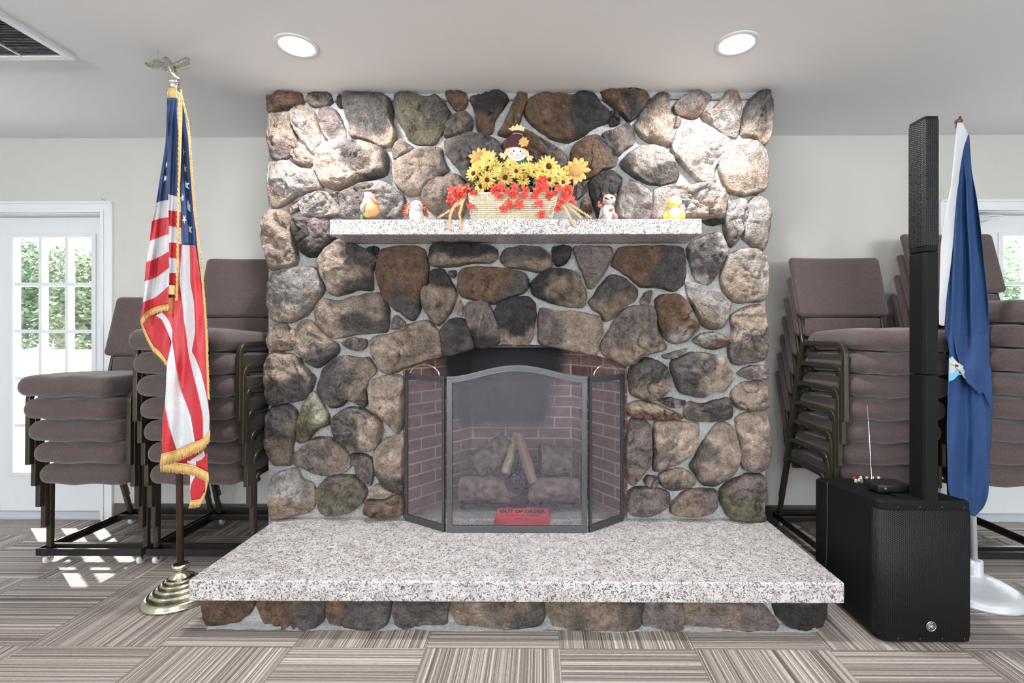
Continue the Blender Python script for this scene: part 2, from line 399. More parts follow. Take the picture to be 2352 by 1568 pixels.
# unseen fill lamps added behind the viewpoint to brighten the room
for x in (-3.2,-1.05,.85,3.0):
    for y in (.1,-2.2):
        area('downlight_lamp',(x,y,CZ-.012),(0,0,0),.13,.13,LAMP*.55,(1,.985,.965),'DISK')
for x in (-2.7,2.7): area('window_daylight',(x,-4.5,1.48),(PI/2+1.15,0,0),2.9,1.3,FILLP,(.95,.98,1))  # added soft fill, tilted up to brighten the ceiling and room
g=thing('ceiling_grille','white square air return grille with dark slats at upper left ceiling','vent',(-2.37,1.87,CZ))
c=Vector((P(182,132,2.165).x,2.165,0)); gx1=P(182,132,2.165).x; gx0=gx1-.62; gy1=2.15; gy0=gy1-.62; zf=CZ-.022
f=MB()
f.box((gx0,gy0,zf),(gx0+.03,gy1,CZ)); f.box((gx1-.03,gy0,zf),(gx1,gy1,CZ)); f.box((gx0+.03,gy0,zf),(gx1-.03,gy0+.03,CZ)); f.box((gx0+.03,gy1-.03,zf),(gx1-.03,gy1,CZ))
for x in (gx0+.2,gx0+.40): f.box((x,gy0+.03,zf+.001),(x+.01,gy1-.03,zf+.012))
f.build('frame',M['white'],g,bevel=.002)
f=MB(); k=0
y=gy0+.034
while y<gy1-.034:
    f.add([(gx0+.03,y,zf+.004),(gx1-.03,y,zf+.004),(gx1-.03,y+.006,zf+.013),(gx0+.03,y+.006,zf+.013),(gx0+.03,y+.0012,zf+.004),(gx1-.03,y+.0012,zf+.004),(gx1-.03,y+.0072,zf+.013),(gx0+.03,y+.0072,zf+.013)],[(0,1,2,3),(7,6,5,4),(0,4,5,1),(3,2,6,7)]); y+=.0105
f.build('louvres',mat('grey_louvre_paint',(.30,.31,.33),.5),g)
MB().box((gx0+.02,gy0+.02,CZ-.006),(gx1-.02,gy1-.02,CZ-.002)).build('backing',mat('dark_duct',(.05,.05,.055),.9),g)
# ================================================================ FIREPLACE
fp=thing('stone_fireplace','floor to ceiling river stone fireplace with arched opening, mantel and terrazzo hearth','fireplace',(-.12,2.5,0))
FY=2.525
arch=[(928,880),(916,853),(970,831),(1016,816),(1050,806),(1090,799),(1130,794),(1180,793),(1244,795),(1285,801),(1323,810),(1369,818),(1410,831),(1440,843),(1440,880)]
lft=P(617,700,FY).x; rgt=P(1757,700,FY).x; ol=P(926,1000,FY).x; orr=P(1441,1000,FY).x
top=CZ
outl=[Vector((lft,FY,0))]
outl.append(Vector((lft,FY,top)))
outl+= [Vector((rgt,FY,top)),Vector((rgt,FY,0)),Vector((orr,FY,0))]
aw=[P(x,y,FY) for x,y in arch[1:-1]]; 
outl+=[Vector((orr,FY,aw[-1].z-.03))]+[Vector((min(max(p.x,ol),orr),FY,p.z+.006)) for p in reversed(aw)]+[Vector((ol,FY,aw[0].z-.03)),Vector((ol,FY,0))]
mw=MB().prism(outl,(0,WY-FY-.002,0)); mw.build('mortar_wall',M['mortar'],fp)
# bumpy mortar cap against the ceiling
cap=MB(); pts=[(614,212),(700,206),(735,203),(780,207),(900,210),(960,206),(1100,207),(1200,209),(1300,206),(1390,203),(1440,202),(1500,207),(1620,210),(1700,206),(1752,203),(1764,214)]
tops=[]; 
for i,(x,y) in enumerate(pts):
    Yf=2.503+.008*noise.noise(Vector((i*1.7,0,0))); p=P(x,y,Yf); tops.append(Vector((p.x,Yf,min(p.z,CZ-.001))))
lows=[Vector((p.x,FY-.001,CZ-.030-.012*noise.noise(Vector((p.x*9,3,0))))) for p in tops]
cvs=[];cfs=[];K=60
for i in range(K+1):
    t=i/K*(len(tops)-1); a=int(min(t,len(tops)-2)); fr=t-a; A=tops[a].lerp(tops[a+1],fr); B=lows[a].lerp(lows[a+1],fr)
    for j in range(7):
        s=j/6; q=A.lerp(B,s); q.y=B.y-(B.y-A.y)*math.cos(s*PI/2)**.6; q.y+=.004*noise.noise(q*30); cvs.append(q)
for i in range(K):
    for j in range(6): cfs.append((i*7+j,(i+1)*7+j,(i+1)*7+j+1,i*7+j+1))
cap.add(cvs,cfs,0,True); cap.build('mortar_cap',M['mortar'],fp,solid=.004)
# ---- stones
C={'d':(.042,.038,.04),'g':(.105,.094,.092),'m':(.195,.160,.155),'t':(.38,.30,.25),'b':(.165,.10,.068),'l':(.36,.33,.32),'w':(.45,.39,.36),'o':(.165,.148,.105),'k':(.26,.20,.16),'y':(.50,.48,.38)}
OR={'A':(600,190,3.92),'B':(1180,190,3.92),'C':(600,540,3.92),'D':(1180,540,3.92),'E':(600,880,3.92),'F':(1180,880,3.92),'G':(400,1300,2.94),'H':(1180,1300,2.94),'P':(0,0,1)}
ST='''A b b n 48,85 120,75 260,100 385,110 380,165 330,215 200,235 80,258 50,220
A g k y 430,120 470,60 560,45 620,90 640,160 590,200 470,205 425,170
A b d n 670,150 700,100 735,150 715,215 680,195
A g t y 740,120 860,95 1060,105 1150,140 1180,240 1180,340 1215,470 1180,560 1080,575 960,520 810,480 800,380 760,280
A o g n 1205,120 1330,85 1480,140 1590,115 1650,190 1700,265 1680,370 1620,460 1560,545 1420,550 1330,510 1280,420 1215,300
A b d n 1665,115 1760,90 1840,95 1850,190 1770,255
A g o n 1700,330 1750,290 1840,272 1900,340 1880,430 1780,470 1660,480 1665,400
A d b y 1870,100 1960,75 2050,90 2180,90 2220,160 2150,260 2100,340 2080,450 1990,450 1940,400 1930,270
P b d n 1143,305 1158,285 1172,255 1190,215 1200,210 1211,213 1210,232 1200,260 1187,290 1165,312
A t m y 60,280 150,275 285,300 290,400 310,500 260,640 190,690 100,680 75,560 55,420
A t l n 290,260 400,215 480,270 510,380 525,520 465,630 400,560 300,400
A m l y 525,250 590,225 670,250 730,360 760,460 740,530 660,550 590,500 535,380
A t t n 275,560 330,550 440,650 455,700 420,750 320,720 275,640
A t g x 490,690 560,580 720,520 880,535 1040,570 1110,610 1140,680 1135,800 1080,850 860,890 700,960 560,920 500,790
A l t y 80,710 240,705 370,780 480,800 550,950 440,990 330,1010 240,1080 130,1120 80,1095 75,880
A t m n 1190,680 1185,600 1260,515 1380,600 1300,640
A t g x 1185,750 1300,660 1400,610 1560,580 1620,600 1650,720 1690,790 1590,850 1500,930 1440,1000 1320,1010 1220,920
A m g n 1650,520 1720,480 1870,455 2000,480 2130,530 2180,640 2170,800 1990,900 1850,900 1780,780 1670,640
B b m x -100,560 0,460 100,440 160,460 330,560 450,630 480,740 380,800 200,820 60,760 -80,700
A t m n 1450,1030 1520,900 1640,860 1760,830 1830,900 1880,1000 1800,1200 1650,1210 1500,1130
A m l n 725,1010 830,960 960,910 1120,905 1220,970 1290,1040 1280,1130 1230,1225 740,1225 720,1110
A l t n 350,1090 450,1015 600,990 680,1090 735,1190 620,1212 460,1222 380,1190
A m d y 290,1225 400,1225 560,1228 620,1228 640,1360 690,1400 620,1460 540,1540 460,1565 370,1530 320,1400 290,1300
A l t n 240,1120 320,1065 345,1110 300,1160 260,1170
A l t n 640,1010 710,1000 700,1060 665,1075
A t k n 45,1220 100,1160 200,1150 260,1200 290,1330 300,1430 325,1560 300,1640 110,1690 90,1600 55,1480 40,1350
B b d x 110,230 140,150 230,110 400,110 520,130 620,85 720,110 780,190 860,260 850,350 700,410 600,490 480,530 370,510 250,440 160,380 110,310
B b d y 770,90 850,70 980,65 1100,60 1200,110 1210,150 1110,290 1040,350 990,300 900,220 820,160
B d g n 870,270 930,280 950,360 870,380
B m g n 800,460 920,420 1040,370 1090,520 1020,590 940,650 880,600 830,520
B g t y 1100,370 1180,220 1280,110 1340,95 1390,130 1395,280 1430,450 1410,560 1330,570 1200,520 1120,460
B m b y 1440,220 1520,140 1680,85 1750,80 1775,130 1720,220 1650,310 1560,310 1450,260
B k l y 1690,290 1780,250 1860,170 1920,80 2000,100 2050,180 2020,300 2020,450 1990,490 1860,450 1740,360
B g t y 2050,400 2080,230 2130,150 2240,60 2300,120 2315,300 2300,500 2250,570 2170,500 2060,470
B l w n 1430,560 1490,400 1570,360 1680,380 1790,440 1900,500 1950,540 1900,640 1830,720 1790,800 1830,880 1680,890 1600,830 1500,720 1430,620
B l t n 1430,330 1490,320 1500,380 1450,390
B w g y 960,740 1020,650 1110,590 1240,570 1340,600 1430,680 1480,800 1460,880 1330,920 1200,900 1070,830
B b g x 510,640 600,520 720,480 830,520 900,620 940,680 900,750 800,780 700,850 600,870 540,800
B d g n 680,900 780,830 880,790 960,840 980,880 930,1000 820,1060 760,1150 760,1225 720,1100
B l m n 980,880 1100,900 1200,960 1240,1050 1220,1225 940,1225 930,1050
B l t n 1275,950 1400,930 1560,940 1720,910 1840,930 1915,1030 1890,1180 1860,1225 1280,1225 1260,1090
B w t y 1850,700 1930,580 2050,520 2180,530 2280,620 2290,750 2270,940 2180,1000 2020,1010 1920,960 1860,830
B b t n 600,1150 620,1060 680,1030 700,1150 640,1190
B m g n 490,920 620,900 650,960 560,1060 500,1000
B l m y 1890,1200 1930,1080 2050,1045 2085,1090 2080,1250 2030,1390 1960,1480 1910,1400
B l k y 2110,1100 2180,1025 2270,1060 2305,1170 2270,1430 2240,1520 2160,1480 2070,1400 2070,1280
B g d n 1700,1240 1860,1235 1880,1262 1760,1275
D l g n 1560,130 1620,50 1740,0 1840,-30 1900,60 1910,160 1860,290 1800,400 1740,440 1640,400 1600,270
D w t y 1870,330 1920,200 2050,130 2180,120 2270,200 2290,330 2270,560 2180,600 1980,600 1880,470
P g k y 1150,600 1152,580 1165,570 1200,566 1243,569 1262,586 1265,612 1240,626 1205,617 1170,613
D d d n 350,110 500,105 510,180 450,260 380,270
D m o y 545,110 680,100 850,105 890,160 850,280 780,380 720,470 670,470 620,330 570,220
D b g x 890,270 950,120 1100,100 1480,105 1530,170 1555,300 1530,440 1440,505 1300,470 1150,460 1060,390 960,320
D d k x 155,450 220,360 340,310 470,305 570,340 610,430 655,540 620,640 480,640 330,600 180,540
D g k y 680,590 740,520 800,420 870,365 960,370 1050,430 1120,490 1090,590 980,650 900,740 820,770 780,700 700,650
D m l n 1145,590 1190,520 1240,510 1220,600 1180,620
D b l y 1275,590 1330,540 1440,530 1530,560 1590,670 1560,730 1650,790 1650,860 1550,950 1440,970 1350,910 1300,780
D l k y 1550,430 1640,430 1720,490 1820,510 1900,570 1950,620 1920,750 1870,830 1790,850 1690,800 1640,690 1580,560
D m t x 240,660 380,680 540,690 700,710 780,740 805,860 770,940 740,1080 560,1050 400,1010 250,990 215,880
D d k y 130,560 190,620 195,740 170,900 130,980 0,985 -110,970 -160,850 -170,700 -130,600 -20,560 60,555
D m k y 860,860 960,700 1070,640 1240,635 1280,720 1290,860 1370,990 1340,1040 1180,1080 1100,1150 1010,1175 900,1130 800,1060 790,960
D l b y 1620,950 1680,890 1790,880 1930,920 1920,990 1800,1020 1700,1000
D t m y 1955,740 2060,660 2220,620 2250,700 2280,850 2270,1050 2230,1130 1980,1160 1930,1000 1970,870
D g k y 1050,1200 1180,1110 1290,1130 1370,1190 1405,1330 1400,1390 1280,1480 1180,1480 1060,1430 1040,1310
D g t x 1420,1140 1560,1070 1640,1060 1760,1070 1880,1100 1890,1170 1960,1220 1990,1270 1900,1410 1800,1400 1690,1460 1600,1440 1500,1410 1440,1280
D t m n 2020,1240 2100,1190 2270,1175 2280,1280 2190,1295 2060,1270
P k t n 1680,902 1705,880 1752,876 1761,900 1760,935 1735,942 1700,938 1682,920
D m l n 1340,1080 1460,1050 1560,1020 1500,1090 1380,1110
F t b y 1030,190 1150,160 1300,200 1430,250 1520,290 1500,320 1200,320 1040,290
F g l n 1310,150 1400,135 1540,160 1530,190 1450,215 1360,190
F t g x 1535,220 1600,165 1700,190 1850,150 1930,130 1960,200 1960,300 1860,340 1580,330
F m k y 1050,330 1160,320 1230,390 1235,560 1230,720 1150,830 1080,910 1030,880 1005,680 1020,470
F t m y 1275,350 1500,345 1660,370 1660,480 1640,570 1560,660 1420,740 1265,785 1265,600
F t g y 1590,740 1650,640 1740,480 1830,370 1930,360 2000,440 2030,600 2010,760 1930,850 1820,910 1720,920 1640,830
F t m y 2000,330 2060,280 2240,240 2270,400 2285,580 2260,720 2200,790 2100,780 2040,700 2050,520 2010,420
F g m n 1180,880 1220,835 1290,850 1290,910 1230,940
F t g y 1315,820 1420,780 1530,770 1600,830 1640,890 1600,940 1430,960 1330,920
F m g n 1030,1000 1090,940 1300,950 1400,1000 1390,1090 1300,1160 1180,1195 1060,1180 1020,1090
F k m x 1410,1120 1480,1020 1600,960 1800,960 1835,1020 1800,1150 1620,1190 1440,1180
F m o y 1870,950 1960,880 2100,820 2230,820 2260,920 2260,1040 2200,1070 2250,1180 2230,1225 1960,1210 1890,1120 1860,1030
C t g x 520,250 560,160 680,60 745,45 860,90 960,140 1050,220 1000,330 1000,490 860,490 760,530 650,540 580,420 530,320
C d d n 960,120 1040,110 1050,160 1010,170
C b g y 1070,150 1180,105 1400,100 1470,150 1500,280 1495,440 1440,520 1430,680 1360,770 1240,690 1120,590 1070,470 1035,330
C d k y 1520,140 1560,90 1720,85 1900,88 2040,90 2120,130 2120,200 2060,250 1900,250 1700,285 1530,270
C k d n 1530,330 1620,300 1680,360 1740,480 1750,560 1700,700 1600,810 1550,780 1480,680 1440,560 1460,470 1520,440
C b g x 1770,420 1790,330 1850,295 2000,285 2150,300 2352,330 2400,400 2400,490 2300,545 2160,590 2090,620 2000,600 1830,560 1770,500
C l t y 65,480 100,360 180,310 350,290 480,300 540,400 560,490 500,600 400,720 260,785 120,770 65,660
C t g x 490,640 560,570 700,590 850,550 1060,515 1120,600 1150,700 1130,860 1050,880 850,890 720,920 640,930 560,870 480,790
C t t n 70,860 130,800 220,805 260,860 280,1020 120,1040 80,1000
C l t n 270,870 310,850 325,950 330,1050 300,1050 270,960
C t g y 330,800 400,765 470,790 560,900 680,980 700,1040 620,1110 520,1190 430,1150 360,1060 335,950
C m b n 735,970 800,930 930,940 940,1000 880,1035 780,1010
C m m n 1165,840 1210,730 1290,790 1250,830
C t k n 985,960 1040,905 1200,880 1340,800 1490,765 1560,830 1600,880 1620,1080 1480,1120 1300,1190 1180,1245 1080,1220 1020,1100
C d g n 1620,860 1700,760 1810,750 1860,830 1910,960 1900,1020 1650,1080 1630,960
C m d y 1840,640 1900,600 2030,590 2080,680 2130,820 2165,930 2120,980 1960,1010 1920,920 1850,800
C m t n 1760,680 1790,590 1815,650 1810,730
C m g n 1690,330 1750,320 1730,380
C t g y 55,1150 110,1070 220,1060 330,1110 400,1200 465,1270 465,1360 380,1470 270,1500 110,1530 70,1470 50,1310
C g k x 500,1360 560,1200 660,1110 780,1090 880,1110 960,1100 1010,1180 1030,1230 960,1310 920,1400 860,1500 780,1480 720,1540 650,1550 560,1490 500,1400
C t k y 985,1330 1100,1270 1200,1255 1275,1290 1270,1500 1275,1700 1230,1780 1150,1700 1040,1600 985,1560
C m g n 870,1500 930,1370 950,1500 920,1560
E g k y 80,250 130,200 220,190 310,240 325,330 310,450 280,560 280,700 250,740 110,730 75,620 65,480
E y o y 390,170 430,100 480,75 530,150 590,270 610,370 520,400 430,500 350,540 310,520 340,380 370,260
E g t x 650,320 720,250 850,215 960,260 1050,300 1085,380 1080,480 1020,590 900,610 820,590 760,540 680,470 650,400
E m t x 300,640 380,570 500,490 640,500 740,560 790,650 810,720 740,800 600,820 460,780 340,730 295,690
E t g y 1020,640 1090,520 1265,460 1275,600 1275,760 1268,990 1200,980 1080,900 1030,760
E m g n 810,640 900,640 1000,690 1010,800 980,920 920,880 860,780
E l k y 100,850 200,790 320,770 360,860 460,900 480,980 470,1100 420,1160 280,1190 110,1225 85,1120 85,980
E m o n 500,960 600,850 720,830 840,830 900,890 945,970 900,1080 760,1170 600,1190 520,1120
E b k n 930,1150 970,1050 1100,1060 1200,1010 1275,1010 1275,1170 1210,1195 1000,1180
E t t n 960,1010 1040,910 1120,950 1180,990 1110,1020
G b d n 190,210 520,205 510,310 420,380 330,410 240,410 185,350
G b g x 550,240 700,200 1000,210 1000,370 940,430 820,450 700,430 620,390 565,320
G b g x 1040,220 1430,215 1450,330 1420,410 1280,440 1120,420 1040,370
G m g n 1495,220 1850,220 1840,330 1810,435 1600,430 1490,390
P k g x 1041,1378 1240,1376 1250,1405 1240,1435 1150,1442 1070,1440 1045,1425
H k g x 230,230 850,230 860,350 850,430 780,490 560,500 420,480 300,430 235,340
H m k n 900,240 1130,240 1130,440 890,435
H k m x 1165,240 1640,240 1790,400 1750,440 1600,465 1170,440
H g d n 1790,240 2110,235 2095,410 2000,430 1880,420 1780,330'''
def stones(names,Y0,label):
    mb=MB(); mb.col=[]
    NB,NR=64,17
    for li,line in enumerate(ST.split('\n')):
        r,c1,c2,mode,*ps=line.split()
        base=(r in 'GH') or (r=='P' and int(ps[0].split(',')[1])>1300)
        if base!=names: continue
        ox,oy,s=OR[r]; pts=[]
        for p in ps:
            x,y=map(float,p.split(',')); q=P(x/s+ox,y/s+oy,Y0); pts.append((q.x,q.z))
        rnd=random.Random(li*13+5)
        bd=smooth_closed(pts,NB)
        cx=sum(p.x for p in bd)/NB; cz=sum(p.y for p in bd)/NB; cen=Vector((cx,cz))
        R=sum((p-cen).length for p in bd)/NB; bd=[p+(p-cen).normalized()*.0055 for p in bd]
        xs=[p.x for p in bd]; zs=[p.y for p in bd]; x0,x1,z0,z1=min(xs),max(xs),min(zs),max(zs)
        prot=min(.078,.034+R*.36)*(.85+.4*rnd.random()); 
        if base: prot=min(prot,.045)
        rough=.25+.75*rnd.random()
        planes=[(Vector((math.cos(a),math.sin(a))),.55+.45*rnd.random(),.25+.6*rnd.random()) for a in [rnd.random()*6.28 for _ in range(rnd.choice((2,3,4)))]]
        ca,cb=Vector(C[c1]),Vector(C[c2]); seed=Vector((li*3.1,li*1.7,0)); jl=.85+.3*rnd.random()
        ph=rnd.random()*.3+.35
        vs=[];fs=[]
        svals=[1.03]+[1-(k/NR)**1.35 for k in range(NR)]
        for k,sv in enumerate(svals):
            for j in range(NB):
                b=bd[j]; q=cen+(b-cen)*(sv if k else 1.0)
                # rim roughness
                wv=noise.noise(Vector((b.x*26,b.y*26,li)))*.006+noise.noise(Vector((b.x*80,b.y*80,li)))*.0025
                dr=(b-cen).normalized() if (b-cen).length>0 else Vector((0,0))
                q=q+dr*wv*sv
                if k==0: h=-.02
                else:
                    h=edge=(1-sv**8)**.5
                    rel=(q-cen)/max(R,1e-4)
                    for (dv,aa,bb) in planes: h=min(h,aa+bb*rel.dot(dv)*1.0+.28)
                    p3=Vector((q.x*13,q.y*13,0))+seed
                    h+= (noise.noise(p3)*.24+noise.turbulence(p3*2.3,4,True)*.26*rough-.05)*min(1,(1-sv)*6)
                    rd=abs(noise.noise(p3*1.1+Vector((9,9,9)))); h-=rough*.32*max(0,1-rd*8)*min(1,(1-sv)*5)
                    h=max(h,.38*edge,.02)*prot+.004
                    h+=noise.fractal(Vector((q.x*70,q.y*70,li)),1.0,2.0,3)*.0034*min(1,(1-sv)*8)
                vs.append(Vector((q.x,Y0+.02-h if k else Y0+.035,max(q.y,.003) if base else min(q.y,CZ-.003))))
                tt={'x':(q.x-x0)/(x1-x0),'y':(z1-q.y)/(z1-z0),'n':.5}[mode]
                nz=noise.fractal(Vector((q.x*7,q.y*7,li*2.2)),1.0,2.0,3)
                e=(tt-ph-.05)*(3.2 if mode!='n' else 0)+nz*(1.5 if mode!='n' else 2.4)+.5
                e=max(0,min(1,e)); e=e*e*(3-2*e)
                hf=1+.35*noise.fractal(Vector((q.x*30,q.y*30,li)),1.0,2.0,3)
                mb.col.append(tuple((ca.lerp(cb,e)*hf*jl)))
        n=len(svals)
        for k in range(n-1):
            for j in range(NB): fs.append((k*NB+j,k*NB+(j+1)%NB,(k+1)*NB+(j+1)%NB,(k+1)*NB+j))
        ctr=len(vs); last=vs[-NB:]; vs.append(sum(last,Vector())/NB); mb.col.append(mb.col[-1])
        for j in range(NB): fs.append(((n-1)*NB+j,(n-1)*NB+(j+1)%NB,ctr))
        mb.add(vs,fs,0,True)
    return mb
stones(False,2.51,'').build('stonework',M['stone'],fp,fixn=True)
# ---- hearth base and slabs
bx0=P(466,1400,1.93).x; bx1=P(1890,1400,1.93).x
sx0=P(432,1350,1.87).x; sx1=P(1940,1350,1.87).x; sj=P(1181,1350,1.87).x; SZ0,SZ1=.133,.2125
MB().box((bx0+.01,1.947,0),(bx1-.01,FY,SZ0)).build('hearth_mortar',M['mortar'],fp)
stones(True,1.93,'').build('hearth_stones',M['stone'],fp)
# smeared mortar toe on the carpet
mt=MB(); vs=[];fs=[];K=80
for i in range(K+1):
    x=lerp(bx0+.03,bx1-.03,i/K); y=1.905+.02*noise.noise(Vector((x*5,1,0)))+.012*noise.noise(Vector((x*17,1,0)))
    vs+= [(x,y,.001),(x,y+.012,.005+.003*noise.noise(Vector((x*20,0,0)))),(x,1.95,.012)]
for i in range(K):
    for j in range(2): fs.append((i*3+j,(i+1)*3+j,(i+1)*3+j+1,i*3+j+1))
mt.add(vs,fs,0,True).build('mortar_smear',M['mortar'],fp)
for a,b in ((sx0,sj-.0025),(sj+.0025,sx1)):
    MB().box((a,1.87,SZ0),(b,FY-.003,SZ1)).build('hearth_slab',M['granite'],fp,bevel=.005)
MB().box((sj-.0035,1.8735,SZ0+.004),(sj+.0035,FY-.004,SZ1-.0008)).build('slab_joint',mat('pale_joint',(.42,.44,.46),.8),fp)
# mantel
mx0=P(757,520,2.29).x; mx1=P(1612,520,2.29).x; MZ0,MZ1=1.6445,1.717; MYF=2.29
MB().box((mx0,MYF,MZ0),(mx1,2.515,MZ1)).build('mantel_shelf',M['granite'],fp,bevel=.004)
# firebox: brick sides, back, floor and smoke chamber
fb=MB(); bl=P(1082,1000,2.97).x; brr=P(1315,1000,2.97).x; fy0=FY+.012; by=2.97; zt=1.30; ol2=ol+.006; or2=orr-.006
def wallq(a,b,u0):
    L=(Vector(b)-Vector(a)).length
    o=len(fb.v); fb.add([(a[0],a[1],SZ1),(b[0],b[1],SZ1),(b[0],b[1],zt),(a[0],a[1],zt)],[(0,1,2,3)]); fb.uv=(fb.uv or [])+[(u0,0),(u0+L,0),(u0+L,zt-SZ1),(u0,zt-SZ1)]; return u0+L
u=wallq((ol2,FY+.003,0),(ol2,fy0+.05,0),.05); u=wallq((ol2,fy0+.05,0),(bl,by,0),u); u=wallq((bl,by,0),(brr,by,0),u); u=wallq((brr,by,0),(or2,fy0+.05,0),u); u=wallq((or2,fy0+.05,0),(or2,FY+.003,0),u)
fb.build('firebox_brick',M['brick'],fp,solid=.006,fixn=False)
MB().box((ol2,FY-.002,SZ1-.03),(or2,by+.02,SZ1-.0002)).build('firebox_floor',M['ash'],fp)
MB().box((ol2,FY+.2,zt-.01),(or2,by+.03,zt+.02)).build('smoke_chamber',mat('soot',(.008,.008,.009),.95),fp)
lin=MB().box((ol2,FY+.12,1.10),(or2,FY+.135,1.16)); lin.build('lintel',M['vinyl'],fp)
# ================================================================ FIRE SCREEN
sp=thing('fireplace_screen','three-panel pewter fireplace screen with arched centre on the hearth','fire screen',(-.11,2.34,SZ1))
A0=P(932,1100,2.497); A1=P(1025,1100,2.343); A2=P(1350,1100,2.343); A3=P(1430,1100,2.497)
A1.y=A2.y=2.343; A0.y=A3.y=2.497
ZT=P(1180,864,2.343).z; ZC=P(1180,838,2.343).z; zb=SZ1+.001
def panel(name,a,b,topf,wd,parent,label=None):
    a=Vector((a.x,a.y,0)); b=Vector((b.x,b.y,0)); d=(b-a); L=d.length; d.normalize(); nrm=Vector((d.y,-d.x,0))
    def W(u,z,o): return a+d*u+Vector((0,0,z))+nrm*o
    f=MB(); th=.012; K=40; g=.004
    def strip(outer,inner,off0,off1):
        vs=[];fs=[]; n=len(outer)
        for (uo,zo),(ui,zi) in zip(outer,inner):
            vs+=[W(uo,zo,off0),W(ui,zi,off0),W(ui,zi,off1),W(uo,zo,off1)]
        for i in range(n-1):
            for k in range(4): fs.append((i*4+k,i*4+(k+1)%4,(i+1)*4+(k+1)%4,(i+1)*4+k))
        fs+= [(0,1,2,3),tuple((n-1)*4+k for k in (3,2,1,0))]; f.add(vs,fs,0)
    us=[g+(L-2*g)*i/K for i in range(K+1)]
    tw=.030 if wd>.02 else .028
    strip([(u,topf(u/L)) for u in us],[(u,topf(u/L)-tw) for u in us],0,th)
    strip([(u,zb) for u in us],[(u,zb+.034) for u in us],0,th)
    strip([(g,zb),(g,topf(0)-.001)],[(g+wd,zb),(g+wd,topf(0)-.001)],-.001,th-.001)
    strip([(L-g,zb),(L-g,topf(1)-.001)],[(L-g-wd,zb),(L-g-wd,topf(1)-.001)],-.001,th-.001)
    # raised wavy relief lines on the rails
    for base in (lambda u:topf(u/L)-tw*.5, lambda u:zb+.017):
        for k in range(3):
            ph=k*.9; pa=[W(u,base(u)+(k-1)*.0055+.0035*math.sin(u*55+ph)*math.sin(u*13+ph),th) for u in us for _ in (0,)]
            f.tube(pa,.0013,5)
    o=f.build(name,M['gunmetal'],parent,bevel=.0015)
    mm=MB(); vs=[];fs=[]; K2=24
    for i in range(K2+1):
        u=lerp(g+wd*.6,L-g-wd*.6,i/K2); vs+=[W(u,zb+.02,.004),W(u,topf(u/L)-tw*.6,.004)]
    for i in range(K2): fs.append((2*i,2*i+2,2*i+3,2*i+1))
    mm.add(vs,fs); mm.build('wire_mesh',M['wire'],o,solid=.0006)
    return o,W,L
def arc(t):
    x=abs(t-.5)*2
    return ZT+(ZC-ZT)*(.5+.5*math.cos(PI*min(1,x/.92)))**.8
panel('center_panel',A1,A2,arc,.026,sp)
for nm,(a,b) in {'l':(A0,A1),'r':(A2,A3)}.items():
    o,W,L=panel('side_panel',a,b,lambda t:ZT,.016,sp)
    pa=[W(L/2+math.cos(PI*i/20)*L*.36,ZT+math.sin(PI*i/20)*.052,.006) for i in range(21)]
    MB().tube(pa,.0042,8).build('carry_handle',M['chrome'],o)
for a in (A1,A2):
    for z in (SZ1+.12,ZT-.15): MB().tube([(a.x,a.y-.001,z),(a.x,a.y-.001,z+.04)],.004,8).build('hinge',M['vinyl'],sp)
# ---- red out of order card on the firebox floor
ca=P(1133,1209,2.425); cb=P(1262,1209,2.425); 
cd=thing('out_of_order_sign','red card reading OUT OF ORDER lying behind the fire screen','sign',(ca.x+.14,2.5,SZ1))
x0,x1=ca.x,cb.x; sh=MB(); vs=[];fs=[]
for i in range(13):
    for j in range(7):
        u,v=i/12,j/6; vs.append((lerp(x0,x1,u)+v*.004,lerp(2.43,2.615,v),SZ1+.002+.018*v+.008*math.sin(u*PI)*v))
for i in range(12):
    for j in range(6): fs.append((i*7+j,(i+1)*7+j,(i+1)*7+j+1,i*7+j+1))
sh.add(vs,fs,0,True).build('card',mat('red_paper',(.80,.045,.07),.55),cd,solid=.0008)
def text(body,size,loc,rot,m,parent,name='lettering',ext=.0005,sx=1,bold=False):
    c=bpy.data.curves.new('t','FONT'); c.body=body; c.size=size; c.extrude=ext; c.align_x='CENTER'; c.align_y='CENTER'; c.offset=.0022 if bold else 0
    t=bpy.data.objects.new('t',c); COL.objects.link(t); dg=bpy.context.evaluated_depsgraph_get(); dg.update()
    me=bpy.data.meshes.new_from_object(t.evaluated_get(dg)); bpy.data.objects.remove(t)
    me.materials.clear(); me.materials.append(m); o=bpy.data.objects.new(name,me); COL.objects.link(o)
    L=Vector(loc); p=parent
    while p is not None: L-=p.location; p=p.parent
    o.parent=parent; o.location=L; o.rotation_euler=rot; o.scale=(sx,1,1); return o
ink=mat('black_ink',(.02,.015,.015),.6); tl=math.atan2(.018,.185)
def cz(y): return SZ1+.0035+.018*(y-2.43)/.185+.008*(y-2.43)/.185
text('OUT OF ORDER',.044,((x0+x1)/2,2.556,cz(2.556)+.0015),(tl+.03,0,0),ink,cd,bold=True,sx=.74)
text('PLEASE DO NOT USE THE FIREPLACE',.016,((x0+x1)/2,2.515,cz(2.515)+.0015),(tl+.03,0,0),ink,cd,sx=.68)
text('THANK YOU',.016,((x0+x1)/2,2.484,cz(2.484)+.0015),(tl+.03,0,0),ink,cd,sx=.85)
